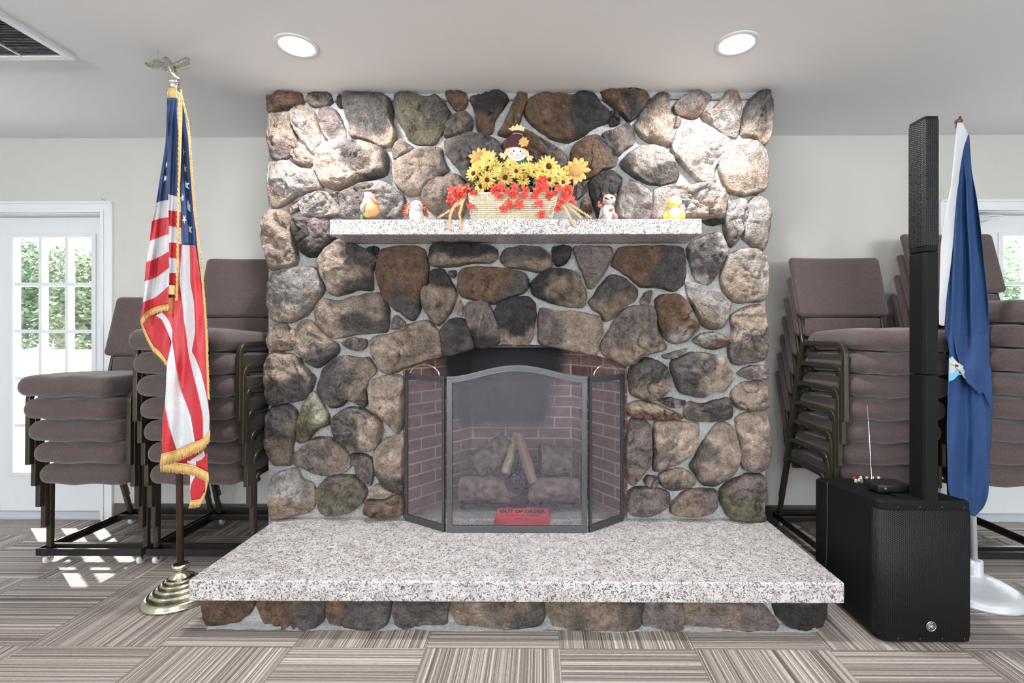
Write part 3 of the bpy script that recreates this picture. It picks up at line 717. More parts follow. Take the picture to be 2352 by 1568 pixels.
# ---- logs and grate
def logob(name,label,a,b,r,m,endm=None,seed=0,fac=0,sq=False):
    a=Vector(a);b=Vector(b); K=22; n=18; mb=MB(); vs=[];fs=[]; t=(b-a).normalized(); u=t.orthogonal().normalized(); w=t.cross(u)
    for i in range(K+1):
        s=i/K; c=a.lerp(b,s)+Vector((0,0,.012*noise.noise(Vector((s*3,seed,0)))))
        for k in range(n):
            an=2*PI*k/n; rr=r*(1+.16*noise.noise(Vector((math.cos(an)*1.6,math.sin(an)*1.6,s*4+seed)))+.06*noise.noise(Vector((math.cos(an)*6,math.sin(an)*6,s*20+seed))))
            if sq: rr*= .78/max(abs(math.cos(an)),abs(math.sin(an))) 
            if i in (0,K): rr*=.96
            vs.append(c+(u*math.cos(an)+w*math.sin(an))*rr)
    for i in range(K):
        for k in range(n): fs.append((i*n+k,i*n+(k+1)%n,(i+1)*n+(k+1)%n,(i+1)*n+k))
    mb.add(vs,fs,0,True); mb.add(vs[:n],[tuple(range(n))],1); mb.add(vs[-n:],[tuple(range(n))],1)
    return tag(mb.build(name,[m,endm or m]),label,'log','logs in the firebox')
gz=SZ1
gr=thing('log_grate','black iron log grate low in the firebox','grate',(-.12,2.75,gz))
g=MB()
for k in range(7):
    x=-.43+k*.105; g.tube([(x,2.60,gz+.055),(x,2.62,gz+.03),(x,2.84,gz+.03)],.006,rect=(.012,.012))
for y in (2.65,2.80): g.tube([(-.45,y,gz+.024),(.22,y,gz+.024)],.006,rect=(.012,.012))
g.build('bars',M['charred'],gr)
for x in (-.42,.18):
    for y in (2.65,2.80): MB().tube([(x,y,gz),(x,y,gz+.024)],.006,rect=(.014,.014)).build('leg',M['charred'],gr)
logob('fire_log','long front log lying across the grate, dark bark',(-.44,2.665,gz+.105),(.215,2.665,gz+.10),.068,M['log'],M['log'],1)
logob('fire_log','tall rear log behind the others, tan top showing at right',(-.40,2.82,gz+.13),(.17,2.83,gz+.13),.085,M['log'],M['tan'],2)
logob('fire_log','thick dark log leaning at left of the split sticks',(-.36,2.72,gz+.21),(-.17,2.78,gz+.32),.085,M['log'],M['tan'],3)
logob('fire_log','thick charred log with black hollow, right of the split sticks',(.0,2.74,gz+.25),(.17,2.76,gz+.245),.09,M['log'],M['charred'],4)
logob('fire_log','pale split stick leaning down to the left',(-.185,2.64,gz+.20),(-.125,2.72,gz+.40),.026,M['tan'],M['tan'],5,sq=True)
logob('fire_log','brown split stick leaning down to the right',(-.035,2.575,gz+.17),(-.118,2.625,gz+.42),.027,mat('brown_split_wood',(.26,.18,.12),.8),M['tan'],6,sq=True)
cm=mat('glossy_charcoal',(.03,.03,.04),.22); q=N(cm); vo=q.n('ShaderNodeTexVoronoi',feature='DISTANCE_TO_EDGE',inp={'Vector':q.co(),'Scale':60.0}).outputs[0]; q.bump(q.ramp(vo,[(0,(0,0,0)),(.2,(1,1,1))]),1,.01)
mb=MB(); mb.ell((-.112,2.60,gz+.16),(.072,.035,.06),0,jit=.35); mb.ell((-.108,2.615,gz+.08),(.055,.03,.075),0,jit=.3); mb.ell((-.10,2.64,gz+.26),(.035,.03,.12),0,jit=.3)
tag(mb.build('charred_chunk',cm),'shiny cracked black charred chunk in the middle of the logs','charred wood')
# ================================================================ MANTEL DECORATIONS
MT=MZ1
def px(mb,x,y,Y,r,mi=0,**k):
    s=Y/F; rr=(r[0]*s,r[1]*s if len(r)>2 else r[0]*s,r[-1]*s); return mb.ell(P(x,y,Y),rr,mi,**k)
cr=lambda n,c,r=.4: mat(n,c,r)
WH=cr('white_glaze',(.78,.77,.74),.25); ORG=cr('orange_glaze',(.70,.36,.14),.3); RD=cr('brick_red_glaze',(.50,.09,.05),.35); BRN=cr('brown_glaze',(.16,.06,.035),.4)
GRN=cr('green_glaze',(.06,.20,.05),.4); YL=cr('yellow_glaze',(.85,.66,.16),.3); BLK=cr('black_paint',(.01,.01,.01),.3); LB=cr('pale_blue_glaze',(.35,.60,.80),.3); TAN=cr('tan_glaze',(.66,.45,.25),.4)
# bird
Yb=2.37
b=thing('bird_figurine','orange-bellied white bird figurine in a brown cap at mantel left end','figurine',(P(852,500,Yb).x,Yb,MT),'small autumn figurines on the mantel')
m_=MB(); px(m_,855,481,Yb,(17.5,15,17),0); px(m_,845,492,Yb,(12,9,8),0); m_.build('belly',ORG,b)
m_=MB(); px(m_,847,463,Yb+.006,(13,12,19),0,rot=(0,.25,0)); px(m_,849,449,Yb-.004,(12.5,12,12)); m_.build('head',WH,b)
m_=MB(); px(m_,837,474,Yb-.006,(8,12,16),0,rot=(0,.35,0)); m_.build('wing',mat('grey_wing',(.42,.42,.44),.5),b)
m_=MB(); px(m_,850,440,Yb-.004,(12,12,5),0,rot=(0,-.12,0)); px(m_,857,441,Yb-.02,(5,6,2.5)); m_.build('cap',BRN,b)
m_=MB()
for i in range(6): px(m_,856+i*1.6,454+i*1.9,Yb-.022,(3.2,3,4.2),0)
m_.build('beak',cr('coral_glaze',(.80,.22,.12)),b)
m_=MB(); px(m_,849,444,Yb-.032,(1.1,1,1.1)); m_.build('eye',BLK,b)
m_=MB(); px(m_,833,501,Yb+.01,(6,8,9),0); m_.build('tail',GRN,b)
for lx in (841,853.5):
    a=P(lx,494,Yb); MB().tube([a,(a.x,Yb,MT)],.0028,8).build('leg',BRN,b)
# hedgehog
Yb=2.36
b=thing('hedgehog_figurine','white-faced hedgehog figurine with rust spines and straw, left of the basket','figurine',(P(955,500,Yb).x,Yb,MT),'small autumn figurines on the mantel')
m_=MB(); px(m_,956,492,Yb,(17,14,22)); px(m_,957,474,Yb-.01,(14.5,14,14)); px(m_,961,478,Yb-.035,(6,8,6)); m_.build('body',WH,b)
m_=MB(); rnd=random.Random(4)
for i in range(70):
    a=rnd.uniform(-.35,PI+.35); R=rnd.uniform(15,25); c=P(955+math.cos(a)*R*1.05,487-math.sin(a)*R*.95,Yb+rnd.uniform(.0,.03)); d=Vector((math.cos(a),0,math.sin(a)))
    if c.z-.004<MT: continue
    m_.tube([c-d*.006,c+d*.012],.004,6,radii=[.0075,.0012])
m_.build('spines',RD,b)
m_=MB()
for i in range(26):
    a=rnd.uniform(-.1,PI+.1); c=P(955+math.cos(a)*20,487-math.sin(a)*19,Yb-.01); t=rnd.uniform(0,PI); d=Vector((math.cos(t),0,math.sin(t)))*.011
    if c.z-.012<MT: continue
    m_.tube([c-d,c+d],.0012,5)
m_.build('straw',cr('straw',(.75,.58,.30),.7),b)
m_=MB(); px(m_,951,469,Yb-.036,(1.3,1.3,1.3)); px(m_,960,471,Yb-.04,(1.2,1.2,1.2)); px(m_,964,472,Yb-.04,(1.2,1.2,1.2)); m_.build('eyes',BLK,b)
# raccoon
Yb=2.36
b=thing('raccoon_figurine','white and brown raccoon figurine holding a basket, right of the flowers','figurine',(P(1399,500,Yb).x,Yb,MT),'small autumn figurines on the mantel')
m_=MB(); px(m_,1398,490,Yb,(15,12,22)); px(m_,1392,482,Yb-.02,(7,6,12)); m_.build('body',WH,b)
m_=MB(); px(m_,1399,458,Yb-.005,(15,13,11.5)); m_.build('head',mat('cream_fur_glaze',(.70,.66,.62),.4),b)
for x in (1387,1413): px(MB(),x,449,Yb,(4,3,5.5)).build('ear',BRN,b)
m_=MB(); px(m_,1392,455,Yb-.030,(4,2,2.2),0,rot=(0,.3,0)); px(m_,1405,454,Yb-.030,(4,2,2.2),0,rot=(0,-.1,0)); px(m_,1397,457,Yb-.034,(1.6,2,1.6)); m_.build('mask',mat('dark_mask',(.03,.03,.05),.4),b)
m_=MB(); px(m_,1389,466,Yb-.022,(6,5,5)); px(m_,1379,472,Yb-.014,(5,4,6)); px(m_,1375,466,Yb-.014,(2.5,3,5)); px(m_,1404,482,Yb-.022,(7,5,4),rot=(0,-.5,0)); m_.build('arms',mat('russet',(.42,.17,.09),.5),b)
a=P(1372,473,Yb-.02); MB().tube([a+Vector((-.004,0,0)),a+Vector((.022,-.002,.001))],.003,8,radii=[.0012,.003]).build('carrot',ORG,b)
m_=MB(); px(m_,1411,499,Yb-.01,(8,8,11)); px(m_,1386,502,Yb-.008,(9,8,8)); m_.build('leg',mat('brown_and_white',(.35,.22,.18),.5),b)
# duck
Yb=2.36
b=thing('duck_figurine','yellow duck figurine with white bib and bonnet at mantel right end','figurine',(P(1549,500,Yb).x,Yb,MT),'small autumn figurines on the mantel')
m_=MB(); px(m_,1548,494,Yb,(20,15,18)); m_.build('body',YL,b)
m_=MB(); px(m_,1549,489,Yb-.014,(14,11,14)); m_.build('bib',WH,b)
m_=MB(); px(m_,1546,468,Yb-.004,(14,12,13)); px(m_,1541,463,Yb-.026,(7,6,3),rot=(0,.2,0)); px(m_,1543,467,Yb-.028,(8,7,2.8),rot=(0,.2,0)); m_.build('head',YL,b)
m_=MB(); px(m_,1551,463,Yb+.012,(15,9,14)); m_.build('bonnet',mat('cream_straw',(.72,.68,.58),.6),b)
for x in (1530,1567): 
    m_=MB(); px(m_,x,492,Yb-.006,(6.5,7,12),0,rot=(0,.3 if x<1540 else -.3,0)); m_.build('wing',YL,b)
for x in (1538,1556):
    m_=MB(); px(m_,x,507,Yb-.022,(7,9,5)); m_.build('foot',ORG,b)
# ---- flower arrangement
def fc(x,y): return 1000+x/6.03,270+y/6.03
fl=thing('flower_arrangement','wicker basket of yellow and coral silk flowers with a scarecrow pick on mantel','flower arrangement',(-.11,2.40,MT))
wick=noisy('pale_wicker',(.84,.75,.57),.7,160,.2,.3,.001)
bk=MB(); b0=P(1083,503,2.345); b1=P(1264,503,2.345); t0=P(1090,448,2.345); t1=P(1281,450,2.325); NZ=15
def loop(z,fr):
    x0=lerp(b0.x,b0.x-.012,fr); x1=lerp(b1.x,b1.x+.03,fr); y0=2.345-.012*fr; y1=2.45+.01*fr; r=.02; pts=[]
    for (cx_,cy_,a0) in ((x1-r,y0+r,-PI/2),(x1-r,y1-r,0),(x0+r,y1-r,PI/2),(x0+r,y0+r,PI)):
        for k in range(5): a=a0+PI/2*k/4; pts.append((cx_+r*math.cos(a),cy_+r*math.sin(a),z))
    out=[]
    for i in range(len(pts)):
        a=Vector(pts[i]);b_=Vector(pts[(i+1)%len(pts)]); n=max(1,int((b_-a).length/.0065)); out+=[a.lerp(b_,k/n) for k in range(n)]
    return out
zt_=t0.z-.0
for i in range(NZ):
    z=lerp(MT+.0045,zt_,i/(NZ-1)); L=loop(z,i/(NZ-1)); cenx=sum(p.x for p in L)/len(L); ceny=sum(p.y for p in L)/len(L)
    L=[p+(Vector((p.x-cenx,p.y-ceny,0)).normalized())*(.0022 if (k//2+i)%2 else -.0012) for k,p in enumerate(L)]
    bk.tube(L,.0042,6,closed=True)
bk.tube(loop(zt_+.004,1),.006,8,closed=True)
L0=loop(MT+.003,0);L1=loop(zt_,1)
for k in range(0,min(len(L0),len(L1)),4): bk.tube([L0[int(k*len(L0)/max(len(L0),len(L1)))],L1[int(k*len(L1)/max(len(L0),len(L1)))]],.003,5)
bk.box((b0.x+.004,2.35,MT+.0005),(b1.x-.004,2.435,MT+.006)); bk.box((b0.x+.01,2.352,MT+.08),(b1.x-.01,2.43,MT+.085),0)
bk.build('basket',wick,fl)
YP=noisy('yellow_silk',(.88,.66,.19),.6,120,.12,.1,.001,Subsurface_Weight=.0); RP=noisy('coral_silk',(.85,.10,.07),.55,150,.15,.1,.001); DC=noisy('dark_flower_centre',(.10,.03,.015),.8,500,.5,.6,.002)
LF=noisy('dark_leaf',(.05,.10,.03),.6,80,.3,.2,.001); SF=noisy('ochre_sunflower',(.72,.42,.12),.45,90,.25,.3,.002); SFD=noisy('ochre_seed_centre',(.55,.30,.10),.6,260,.45,.8,.003)
def petals(mb,c,n,R,wd,nrm,up=.25,mi=0,seed=0,inner=.15,point=True,cup=.3):
    rnd=random.Random(seed); nrm=Vector(nrm).normalized(); u=nrm.orthogonal().normalized(); w=nrm.cross(u); a0=rnd.random()*6
    for k in range(n):
        a=a0+2*PI*k/n+rnd.uniform(-.12,.12); d=u*math.cos(a)+w*math.sin(a); s=nrm.cross(d); rr=R*rnd.uniform(.85,1.08); vs=[];
        prof=[(inner,.35),(.35,.8),(.6,1.0),(.82,.8),(1.0,.12 if point else .5)]
        for (t,ww) in prof:
            lift=up*R*t+cup*R*t*t*rnd.uniform(.3,1)
            for side in (-1,0,1): vs.append(c+d*(rr*t)+s*(side*wd*ww)+nrm*(lift-(0 if side else .12*wd)))
        fs=[]
        for i in range(4):
            for j in range(2): fs.append((i*3+j,(i+1)*3+j,(i+1)*3+j+1,i*3+j+1))
        mb.add(vs,fs,mi,True)
yf=[(540,780,95),(750,610,118),(740,720,95),(720,865,100),(640,955,85),(1030,665,85),(970,835,108),(1120,745,88),(1205,755,100),(1360,765,95),(1560,685,125),(1430,700,75),(1700,790,100),(1575,865,90),(1760,890,90),(870,770,70),(1290,700,70),(1440,830,70),(620,700,90),(870,700,80),(1220,870,75)]
for i,(x,y,r) in enumerate(yf):
    rnd=random.Random(i+50); X_,Y_=fc(x,y); Yd=2.335+rnd.uniform(-.02,.02)+(.03 if y<700 else 0); c=P(X_,Y_,Yd); R=r/6.03*Yd/F*1.28
    nr=Vector(((x-1100)/1400+rnd.uniform(-.3,.3),-1,(760-y)/520+rnd.uniform(-.2,.3)))
    m_=MB(); petals(m_,c,14,R,R*.15,nr,.12,0,i); petals(m_,c+nr.normalized()*.003,11,R*.82,R*.14,nr,.3,0,i+9); m_.build('yellow_flower',YP,fl,solid=.0004)
    if i in (2,3,4,6,7,8,10,13,0,14):
        m_=MB(); m_.ell(c+nr.normalized()*R*.16,(R*.26,R*.26,R*.26),jit=.3); m_.build('flower_centre',DC,fl)
rf=[(230,1010),(300,1085),(430,985),(520,1045),(350,995),(480,1235),(220,1130),(280,1240),(820,1000),(905,945),(1000,1025),(1100,960),(1085,1060),(940,1260),(1020,1185),(1160,1195),(1250,1010),(1225,1095),(1440,885),(1510,960),(1420,1000),(1560,1085),(1625,1055),(1430,1190),(1480,1335),(1700,1000),(1830,990),(1780,1080),(1880,1150),(1690,1260),(1740,1165),(1390,1080),(880,1090),(1860,1040),(380,1080),(1500,870)]
for i,(x,y) in enumerate(rf):
    rnd=random.Random(i+150); X_,Y_=fc(x,y); Yd=2.300+rnd.uniform(-.010,.010); c=P(X_,Y_,Yd); R=.0215*rnd.uniform(.85,1.2)
    nr=Vector((rnd.uniform(-.6,.6),-1,rnd.uniform(-.4,.6)))
    m_=MB(); petals(m_,c,5,R,R*.36,nr,.1,0,i,.05,False); petals(m_,c+Vector((rnd.uniform(-.012,.012),.004,rnd.uniform(-.01,.012))),5,R*.9,R*.33,Vector((rnd.uniform(-1,1),-.8,rnd.uniform(-.5,1))),.1,0,i+70,.05,False)
    m_.build('coral_flower',RP,fl,solid=.0004)
m_=MB(); rnd=random.Random(3)
for i in range(95):
    X_=rnd.uniform(1075,1285); Y_=rnd.uniform(395,446); c=P(X_,Y_,2.375+rnd.uniform(-.02,.03)); petals(m_,c,2,.03,.007,(rnd.uniform(-1,1),-1,rnd.uniform(-.5,1)),.1,0,i)
m_.build('foliage',LF,fl,solid=.0004)
def sunfl(x,y,r,n):
    X_,Y_=fc(x,y); c=P(X_,Y_,2.42); R=r/6.03*2.42/F; g=MB(); 
    petals(g,c,n,R,R*.20,(0,-1,.05),.02,0,2,.2,True,.02)
    o=g.build('sunflower_pick',SF,fl,solid=.004); h=MB(); h.ell(c,(R*.52,.012,R*.52),jit=.12)
    rnd=random.Random(5)
    h.build('seed_centre',SFD,o)
    s=MB(); s.tube([c,(c.x*.9-.02,2.40,MT+.06)],.002,6); s.build('stem',TAN,o)
sunfl(1950,735,195,11); sunfl(612,570,165,11)
# scarecrow pick: painted wooden cut-out, layered
def pp(pts): return [fc(x,y) for x,y in pts]
sw=thing  # (parts below belong to the arrangement)
YS=2.415
body=MB().pxprism(pp([(985,560),(1010,540),(1270,570),(1285,640),(1230,700),(1000,700)]),YS-.002,.008); scare=body.build('scarecrow_pick',GRN,fl,bevel=.001)
m_=MB(); cpt=[(1130+135*math.cos(a),497+103*math.sin(a)) for a in [2*PI*i/36 for i in range(36)]]; m_.pxprism(pp(cpt),YS-.009,.007); m_.build('face',mat('white_painted_wood',(.80,.76,.78),.5),scare,bevel=.001)
hat=[(945,410),(975,350),(1010,290),(1050,230),(1070,180),(1140,172),(1215,182),(1222,240),(1290,300),(1310,380),(1330,420),(1325,465),(1290,468),(1240,430),(1130,400),(1040,405),(960,440)]
MB().pxprism(pp(hat),YS-.014,.006).build('hat',noisy('maroon_paint',(.055,.008,.014),.5,80,.2),scare,bevel=.001)
MB().tube([P(*fc(1070,222),YS-.017),P(*fc(1140,216),YS-.018),P(*fc(1212,236),YS-.017)],.0011,6).build('hat_band',WH,scare)
cr_=[(1060,182),(1012,150),(1050,140),(1070,108),(1100,125),(1135,85),(1160,120),(1195,95),(1200,130),(1235,125),(1225,190),(1140,172)]
MB().pxprism(pp(cr_),YS-.008,.006).build('straw_tuft',cr('straw_paint',(.80,.60,.32),.5),scare)
for h_ in ([(975,430),(1040,410),(1075,415),(1020,460),(985,530),(950,490)],[(1180,415),(1245,430),(1290,470),(1300,520),(1255,540),(1240,470)],[(985,535),(960,500),(905,480),(880,515),(905,530),(895,560),(935,560),(950,590)],[(1260,560),(1275,520),(1330,525),(1362,550),(1335,570),(1345,595),(1300,590),(1300,612),(1270,590)]):
    MB().pxprism(pp(h_),YS-.012,.005).build('hair',cr('tan_hair_paint',(.78,.56,.32),.5),scare,bevel=.0008)
m_=MB()
for x in (1087,1178): m_.ell(P(*fc(x,462 if x<1100 else 468),YS-.010),(.0038,.002,.0044))
m_.tube([P(*fc(1130+72*math.cos(a),500+62*math.sin(a)),YS-.0098) for a in [PI*(.12+.76*i/14) for i in range(15)]],.0007,5); m_.build('eyes_and_smile',BLK,scare)
MB().pxprism(pp([(1115,525),(1132,488),(1146,525)]),YS-.012,.003).build('nose',ORG,scare)
m_=MB()
for x in (1052,1212): m_.ell(P(*fc(x,500),YS-.0092),(.0085,.0007,.008))
m_.build('cheeks',cr('pink_paint',(.85,.42,.42),.5),scare)
c=P(*fc(1225,340),YS-.017); m_=MB(); petals(m_,c,10,.0275,.0065,(0,-1,0),.03,0,3,.2,True,0); m_.ell(c,(.011,.004,.011)); m_.build('hat_flower',SF,scare,solid=.002)
# wheat ears drooping over the mantel edge
def wheat(pts,ds):
    m_=MB(); path=[P(*fc(x,y),d) for (x,y),d in zip(pts,ds)]; n=22; fine=[]
    for i in range(n+1):
        t=i/n*(len(path)-1); a=min(int(t),len(path)-2); fine.append(path[a].lerp(path[a+1],t-a))
    m_.tube(fine,.0022,6); rnd=random.Random(len(fl.children))
    for i in range(4,n+1):
        for sgn in (-1,1):
            for k in range(2):
                c=fine[i]+Vector((sgn*.0035,rnd.uniform(-.003,.003),rnd.uniform(-.002,.002))); m_.ell(c,(.0022,.0022,.0058),rot=(rnd.uniform(-.3,.3),sgn*.5,0),n=6)
    m_.build('wheat_ear',mat('wheat',(.76,.50,.27),.7),fl)
wheat([(420,1080),(340,1190),(200,1290),(45,1385)],[2.31,2.295,2.285,2.282])
wheat([(360,1120),(260,1230),(205,1360),(190,1535)],[2.31,2.285,2.275,2.272])
wheat([(430,1060),(375,1180),(335,1330),(355,1530)],[2.31,2.285,2.275,2.272])
wheat([(1720,1150),(1800,1260),(1860,1380),(1935,1510)],[2.31,2.285,2.275,2.272])
wheat([(1740,1150),(1850,1240),(1930,1310),(2020,1385)],[2.315,2.295,2.285,2.283])
wheat([(1760,1140),(1880,1210),(2000,1290),(2150,1388)],[2.315,2.295,2.285,2.283])
# ================================================================ STACKED CHAIRS
STEP=.112; DY=-.0235; Z0=.078
def make_chair():
    o=thing('stacking_chair','','chair',(0,0,0))
    # origin on the floor midway between the front leg tips; front faces -Y
    def bend(p):
        x,y,z=p; y2=y+.012*(1-(x/.23)**2)*(-1 if y<.0 else 0); z2=z-.012*max(0,(y-.1)/.3)+(.004*math.sin(x*30)); return Vector((x,y2,z2))
    MB().rbox((-.228,-.100,.343),(.228,.405,.443),.048,0,5,.010,fn=bend,m=8).build('seat',M['fabric'],o,local=True)
    def lean(p):
        x,y,z=p; t=(z-.522)/.35; w=1+.025*t; return Vector((x*w,y+.10*t+.03*(x/.25)**2*-1,z))
    MB().rbox((-.252,.425,.522),(.252,.478,.872),.025,0,4,0,fn=lean,m=10).build('backrest',M['fabric'],o,local=True)
    MB().rbox((-.212,.428,.41),(.212,.442,.514),.006,0,2,0,fn=lambda p:Vector((p[0],p[1]-.01+.10*(p[2]-.44)/.35*.4,p[2])),m=6).build('back_skirt',M['fabric'],o,local=True)
    for sx in (-1,1):
        x=sx*.250; fr=[(x,0,.0),(x,.003,.313)]; R=.055
        for k in range(1,8): a=PI/2*k/7; fr.append((x,.003+R*(1-math.cos(a)),.318+R*math.sin(a)))
        fr.append((x,.20,.375))
        MB().tube(fr,0,rect=(.024,.024),up=(1,0,0)).build('leg',M['bronze'],o,bevel=.004,local=True)
        rr=[(x,.20,.375)]; 
        for k in range(0,8): a=PI/2*k/7*.86; rr.append((x,.335+R*math.sin(a),.375-R*(1-math.cos(a))))
        rr.append((x,.488,0))
        MB().tube(rr,0,rect=(.024,.024),up=(1,0,0)).build('leg',M['bronze'],o,bevel=.004,local=True)
        up=[(x*.93,.30,.345),(x*.93,.37,.350),(x*.93,.415,.375),(x*.93,.432,.43),(x*.93,.452,.51),(x*.9,.475,.59)]
        MB().tube(up,.011,8,up=(1,0,0)).build('back_upright',M['bronze'],o,local=True)
    for y in (.05,.33): MB().tube([(-.25,y,.334),(.25,y,.334)],0,rect=(.016,.02)).build('seat_brace',M['bronze'],o,local=True)
    return o
def copy_tree(o):
    c=o.copy(); COL.objects.link(c)
    for ch in o.children:
        d=ch.copy(); COL.objects.link(d); d.parent=c
    return c
proto=make_chair(); used=[False]
ORD=['bottom','second from bottom','third from bottom','fourth from bottom','fifth from bottom','sixth from bottom','seventh from bottom','top']
def stack(n,x,y,dx,desc,grp,rz=0,step=STEP):
    rnd=random.Random(n+int(x*100))
    for k in range(n):
        if not used[0]: c=proto; used[0]=True
        else: c=copy_tree(proto)
        c.location=(x+dx*k+rnd.uniform(-.003,.003),y+DY*k,Z0+step*k); c.rotation_euler=(0,0,rz+rnd.uniform(-.004,.004))
        w='top' if k==n-1 else ORD[k]
        c['label']='mauve brown stacking chair, %s of %s'%(w,desc); c['group']=grp
FYC=2.468
stack(5,-2.272,FYC,-.001,'the low stack by the left door','chairs in the leftmost stack')
stack(7,-1.715,FYC,.002,'the stack left of the chimney','chairs in the stack left of the chimney')
stack(7,1.705,FYC,.002,'the stack right of the chimney','chairs in the stack right of the chimney')
stack(8,2.335,FYC,.003,'the tallest stack behind the blue flag','chairs in the stack behind the blue flag',0,.115)
def cart(x,label):
    o=thing('chair_dolly',label,'dolly',(x,2.70,0),'rolling dollies under the chair stacks')
    f=MB(); y0,y1=2.425-2.70,2.985-2.70
    hx=.268
    f.tube([(-hx,y0,.070),(hx,y0,.070)],0,rect=(.036,.006),up=(0,0,1)); f.tube([(-hx,y1,.070),(hx,y1,.070)],0,rect=(.034,.006),up=(0,0,1))
    for s in (-1,1):
        f.tube([(s*hx,y0,.070),(s*hx,y1,.070)],0,rect=(.034,.006),up=(0,0,1)); f.tube([(s*(hx-.015),y0,.056),(s*(hx-.015),y1,.056)],0,rect=(.004,.03),up=(0,0,1))
    for yy in (y0+.075,y1-.09): f.tube([(-hx,yy,.072),(hx,yy,.072)],0,rect=(.024,.02),up=(0,0,1))
    f.build('frame',M['cartblack'],o,local=True)
    for sx in (-1,1):
        for yy in (y0+.02,y1-.03):
            c=MB(); cx_=sx*(hx-.028); c.lathe([(.018,.044),(.018,.053)],(cx_,yy,0),16); c.tube([(cx_-.012,yy,.046),(cx_-.012,yy+.012,.024)],0,rect=(.016,.002)); c.tube([(cx_+.012,yy,.046),(cx_+.012,yy+.012,.024)],0,rect=(.016,.002))
            k=c.build('caster',M['chrome'],o,local=True)
            MB().lathe([(.008,-.0095),(.022,-.0095),(.025,-.006),(.025,.006),(.022,.0095),(.008,.0095)],(cx_,yy+.012,.0252),24,axis='x').build('wheel',M['castor'],k,local=True)
cart(-2.280,'black rolling dolly under the low five-chair stack'); cart(-1.718,'black rolling dolly under the stack left of the chimney')
cart(1.705,'black rolling dolly under the stack right of the chimney'); cart(2.335,'black rolling dolly under the tallest chair stack')
# thin cable by the right dolly
cb_=MB(); a=P(1897,1232,2.42);b_=P(1880,1290,2.38); cb_.tube([a,P(1895,1252,2.41),P(1885,1268,2.40),P(1879,1285,2.39),Vector((b_.x,2.38,.004)),Vector((b_.x+.03,2.40,.003)),Vector((b_.x+.12,2.5,.003))],.0016,6)
tag(cb_.build('power_cord',mat('grey_green_cord',(.25,.30,.27),.4)),'thin grey cord hanging down beside the right chair dolly','cord')
# ================================================================ CLOTH HELPERS
def resample(pts,n):
    pts=[Vector(p) for p in pts]; out=[]; d=[(pts[i+1]-pts[i]).length for i in range(len(pts)-1)]; T=sum(d)
    for j in range(n+1):
        s=T*j/n; i=0
        while i<len(d)-1 and s>d[i]: s-=d[i]; i+=1
        t=s/d[i] if d[i] else 0; p1,p2=pts[i],pts[i+1]; p0=pts[i-1] if i>0 else p1*2-p2; p3=pts[i+2] if i+2<len(pts) else p2*2-p1
        cr=.5*((2*p1)+(p2-p0)*t+(2*p0-5*p1+4*p2-p3)*t*t+(3*p1-p0-3*p2+p3)*t**3); out.append(cr*.6+p1.lerp(p2,t)*.4)
    return out
def sheet(mb,curves,mis,Yf,n=90,sub=7):
    R=[resample(c,n) for c in curves]; rows=[]; mi=[]
    for i in range(len(R)-1):
        for k in range(sub): rows.append([a.lerp(b,k/sub) for a,b in zip(R[i],R[i+1])]); mi.append(mis[i])
    rows.append(R[-1]); base=len(mb.v)
    for r in rows:
        for p in r: mb.v.append(P(p.x,p.y,Yf(p.x,p.y)))
    w=n+1
    for i in range(len(rows)-1):
        for j in range(n): mb.f.append((base+i*w+j,base+i*w+j+1,base+(i+1)*w+j+1,base+(i+1)*w+j)); mb.m.append(mi[i]); mb.s.append(True)
def fringe(mb,pts,Yf,d,step=1.5,w=.0018,seed=1,base=2.5):
    rnd=random.Random(seed); pts=[Vector(p) for p in pts]; L=sum((pts[i+1]-pts[i]).length for i in range(len(pts)-1)); R=resample(pts,max(6,int(L/step)))
    # heading braid
    mb.tube([P(p.x,p.y,Yf(p.x,p.y)-.003) for p in R],.0022,5)
    for i,p in enumerate(R):
        for q in range(2):
            e=p+Vector(d)*rnd.uniform(.85,1.1)+Vector((rnd.uniform(-1.2,1.2),rnd.uniform(-.8,.8))); Y0=Yf(p.x,p.y)-.002+q*.003
            a=P(p.x,p.y,Y0); m=P((p.x+e.x)/2,(p.y+e.y)/2,Y0-.001); b=P(e.x,e.y,Y0+rnd.uniform(-.003,.003)); mb.tube([a,m,b],w,4,radii=[w*.7,w,w*.9])
# ================================================================ US FLAG
FYL=2.14
us=thing('american_flag_on_stand','American flag with gold fringe hanging from an indoor eagle-topped pole','flag',(P(414,1380,FYL).x,FYL,0))
pc=P(415,1305,FYL); ptp=P(400,212,FYL)
st=MB().lathe([(.142,0),(.145,.006),(.142,.013),(.138,.015),(.136,.022),(.112,.036),(.111,.034),(.109,.046),(.092,.052),(.091,.050),(.089,.062),(.075,.068),(.074,.066),(.072,.077),(.059,.082),(.058,.080),(.056,.090),(.046,.094),(.045,.092),(.042,.100),(.026,.110),(.025,.128),(.033,.132),(.033,.150),(.022,.152),(.018,.150)],(pc.x,FYL,0),64)
st.build('base',M['gold'],us)
pdir=(ptp-Vector((pc.x,FYL,.11)))
MB().tube([(pc.x,FYL,.10),ptp],.0135,16).build('pole',M['darkwood'],us)
fi=MB(); c=P(400,200,FYL); fi.lathe([(.012,-.045),(.021,-.040),(.022,-.012),(.016,-.006),(.022,0),(.022,.004),(.012,.010)],(c.x,FYL,c.z),24); cbl=P(399,188,FYL); fi.ell(cbl,(.023,.023,.021)); 
ferr=fi.build('finial_ferrule',M['chrome'],us)
sv=noisy('aged_silver',(.50,.48,.42),.35,180,.4,.4,.001,.9)
e=MB(); ec=lambda x,y: (310+x/12.06,110+y/12.06)
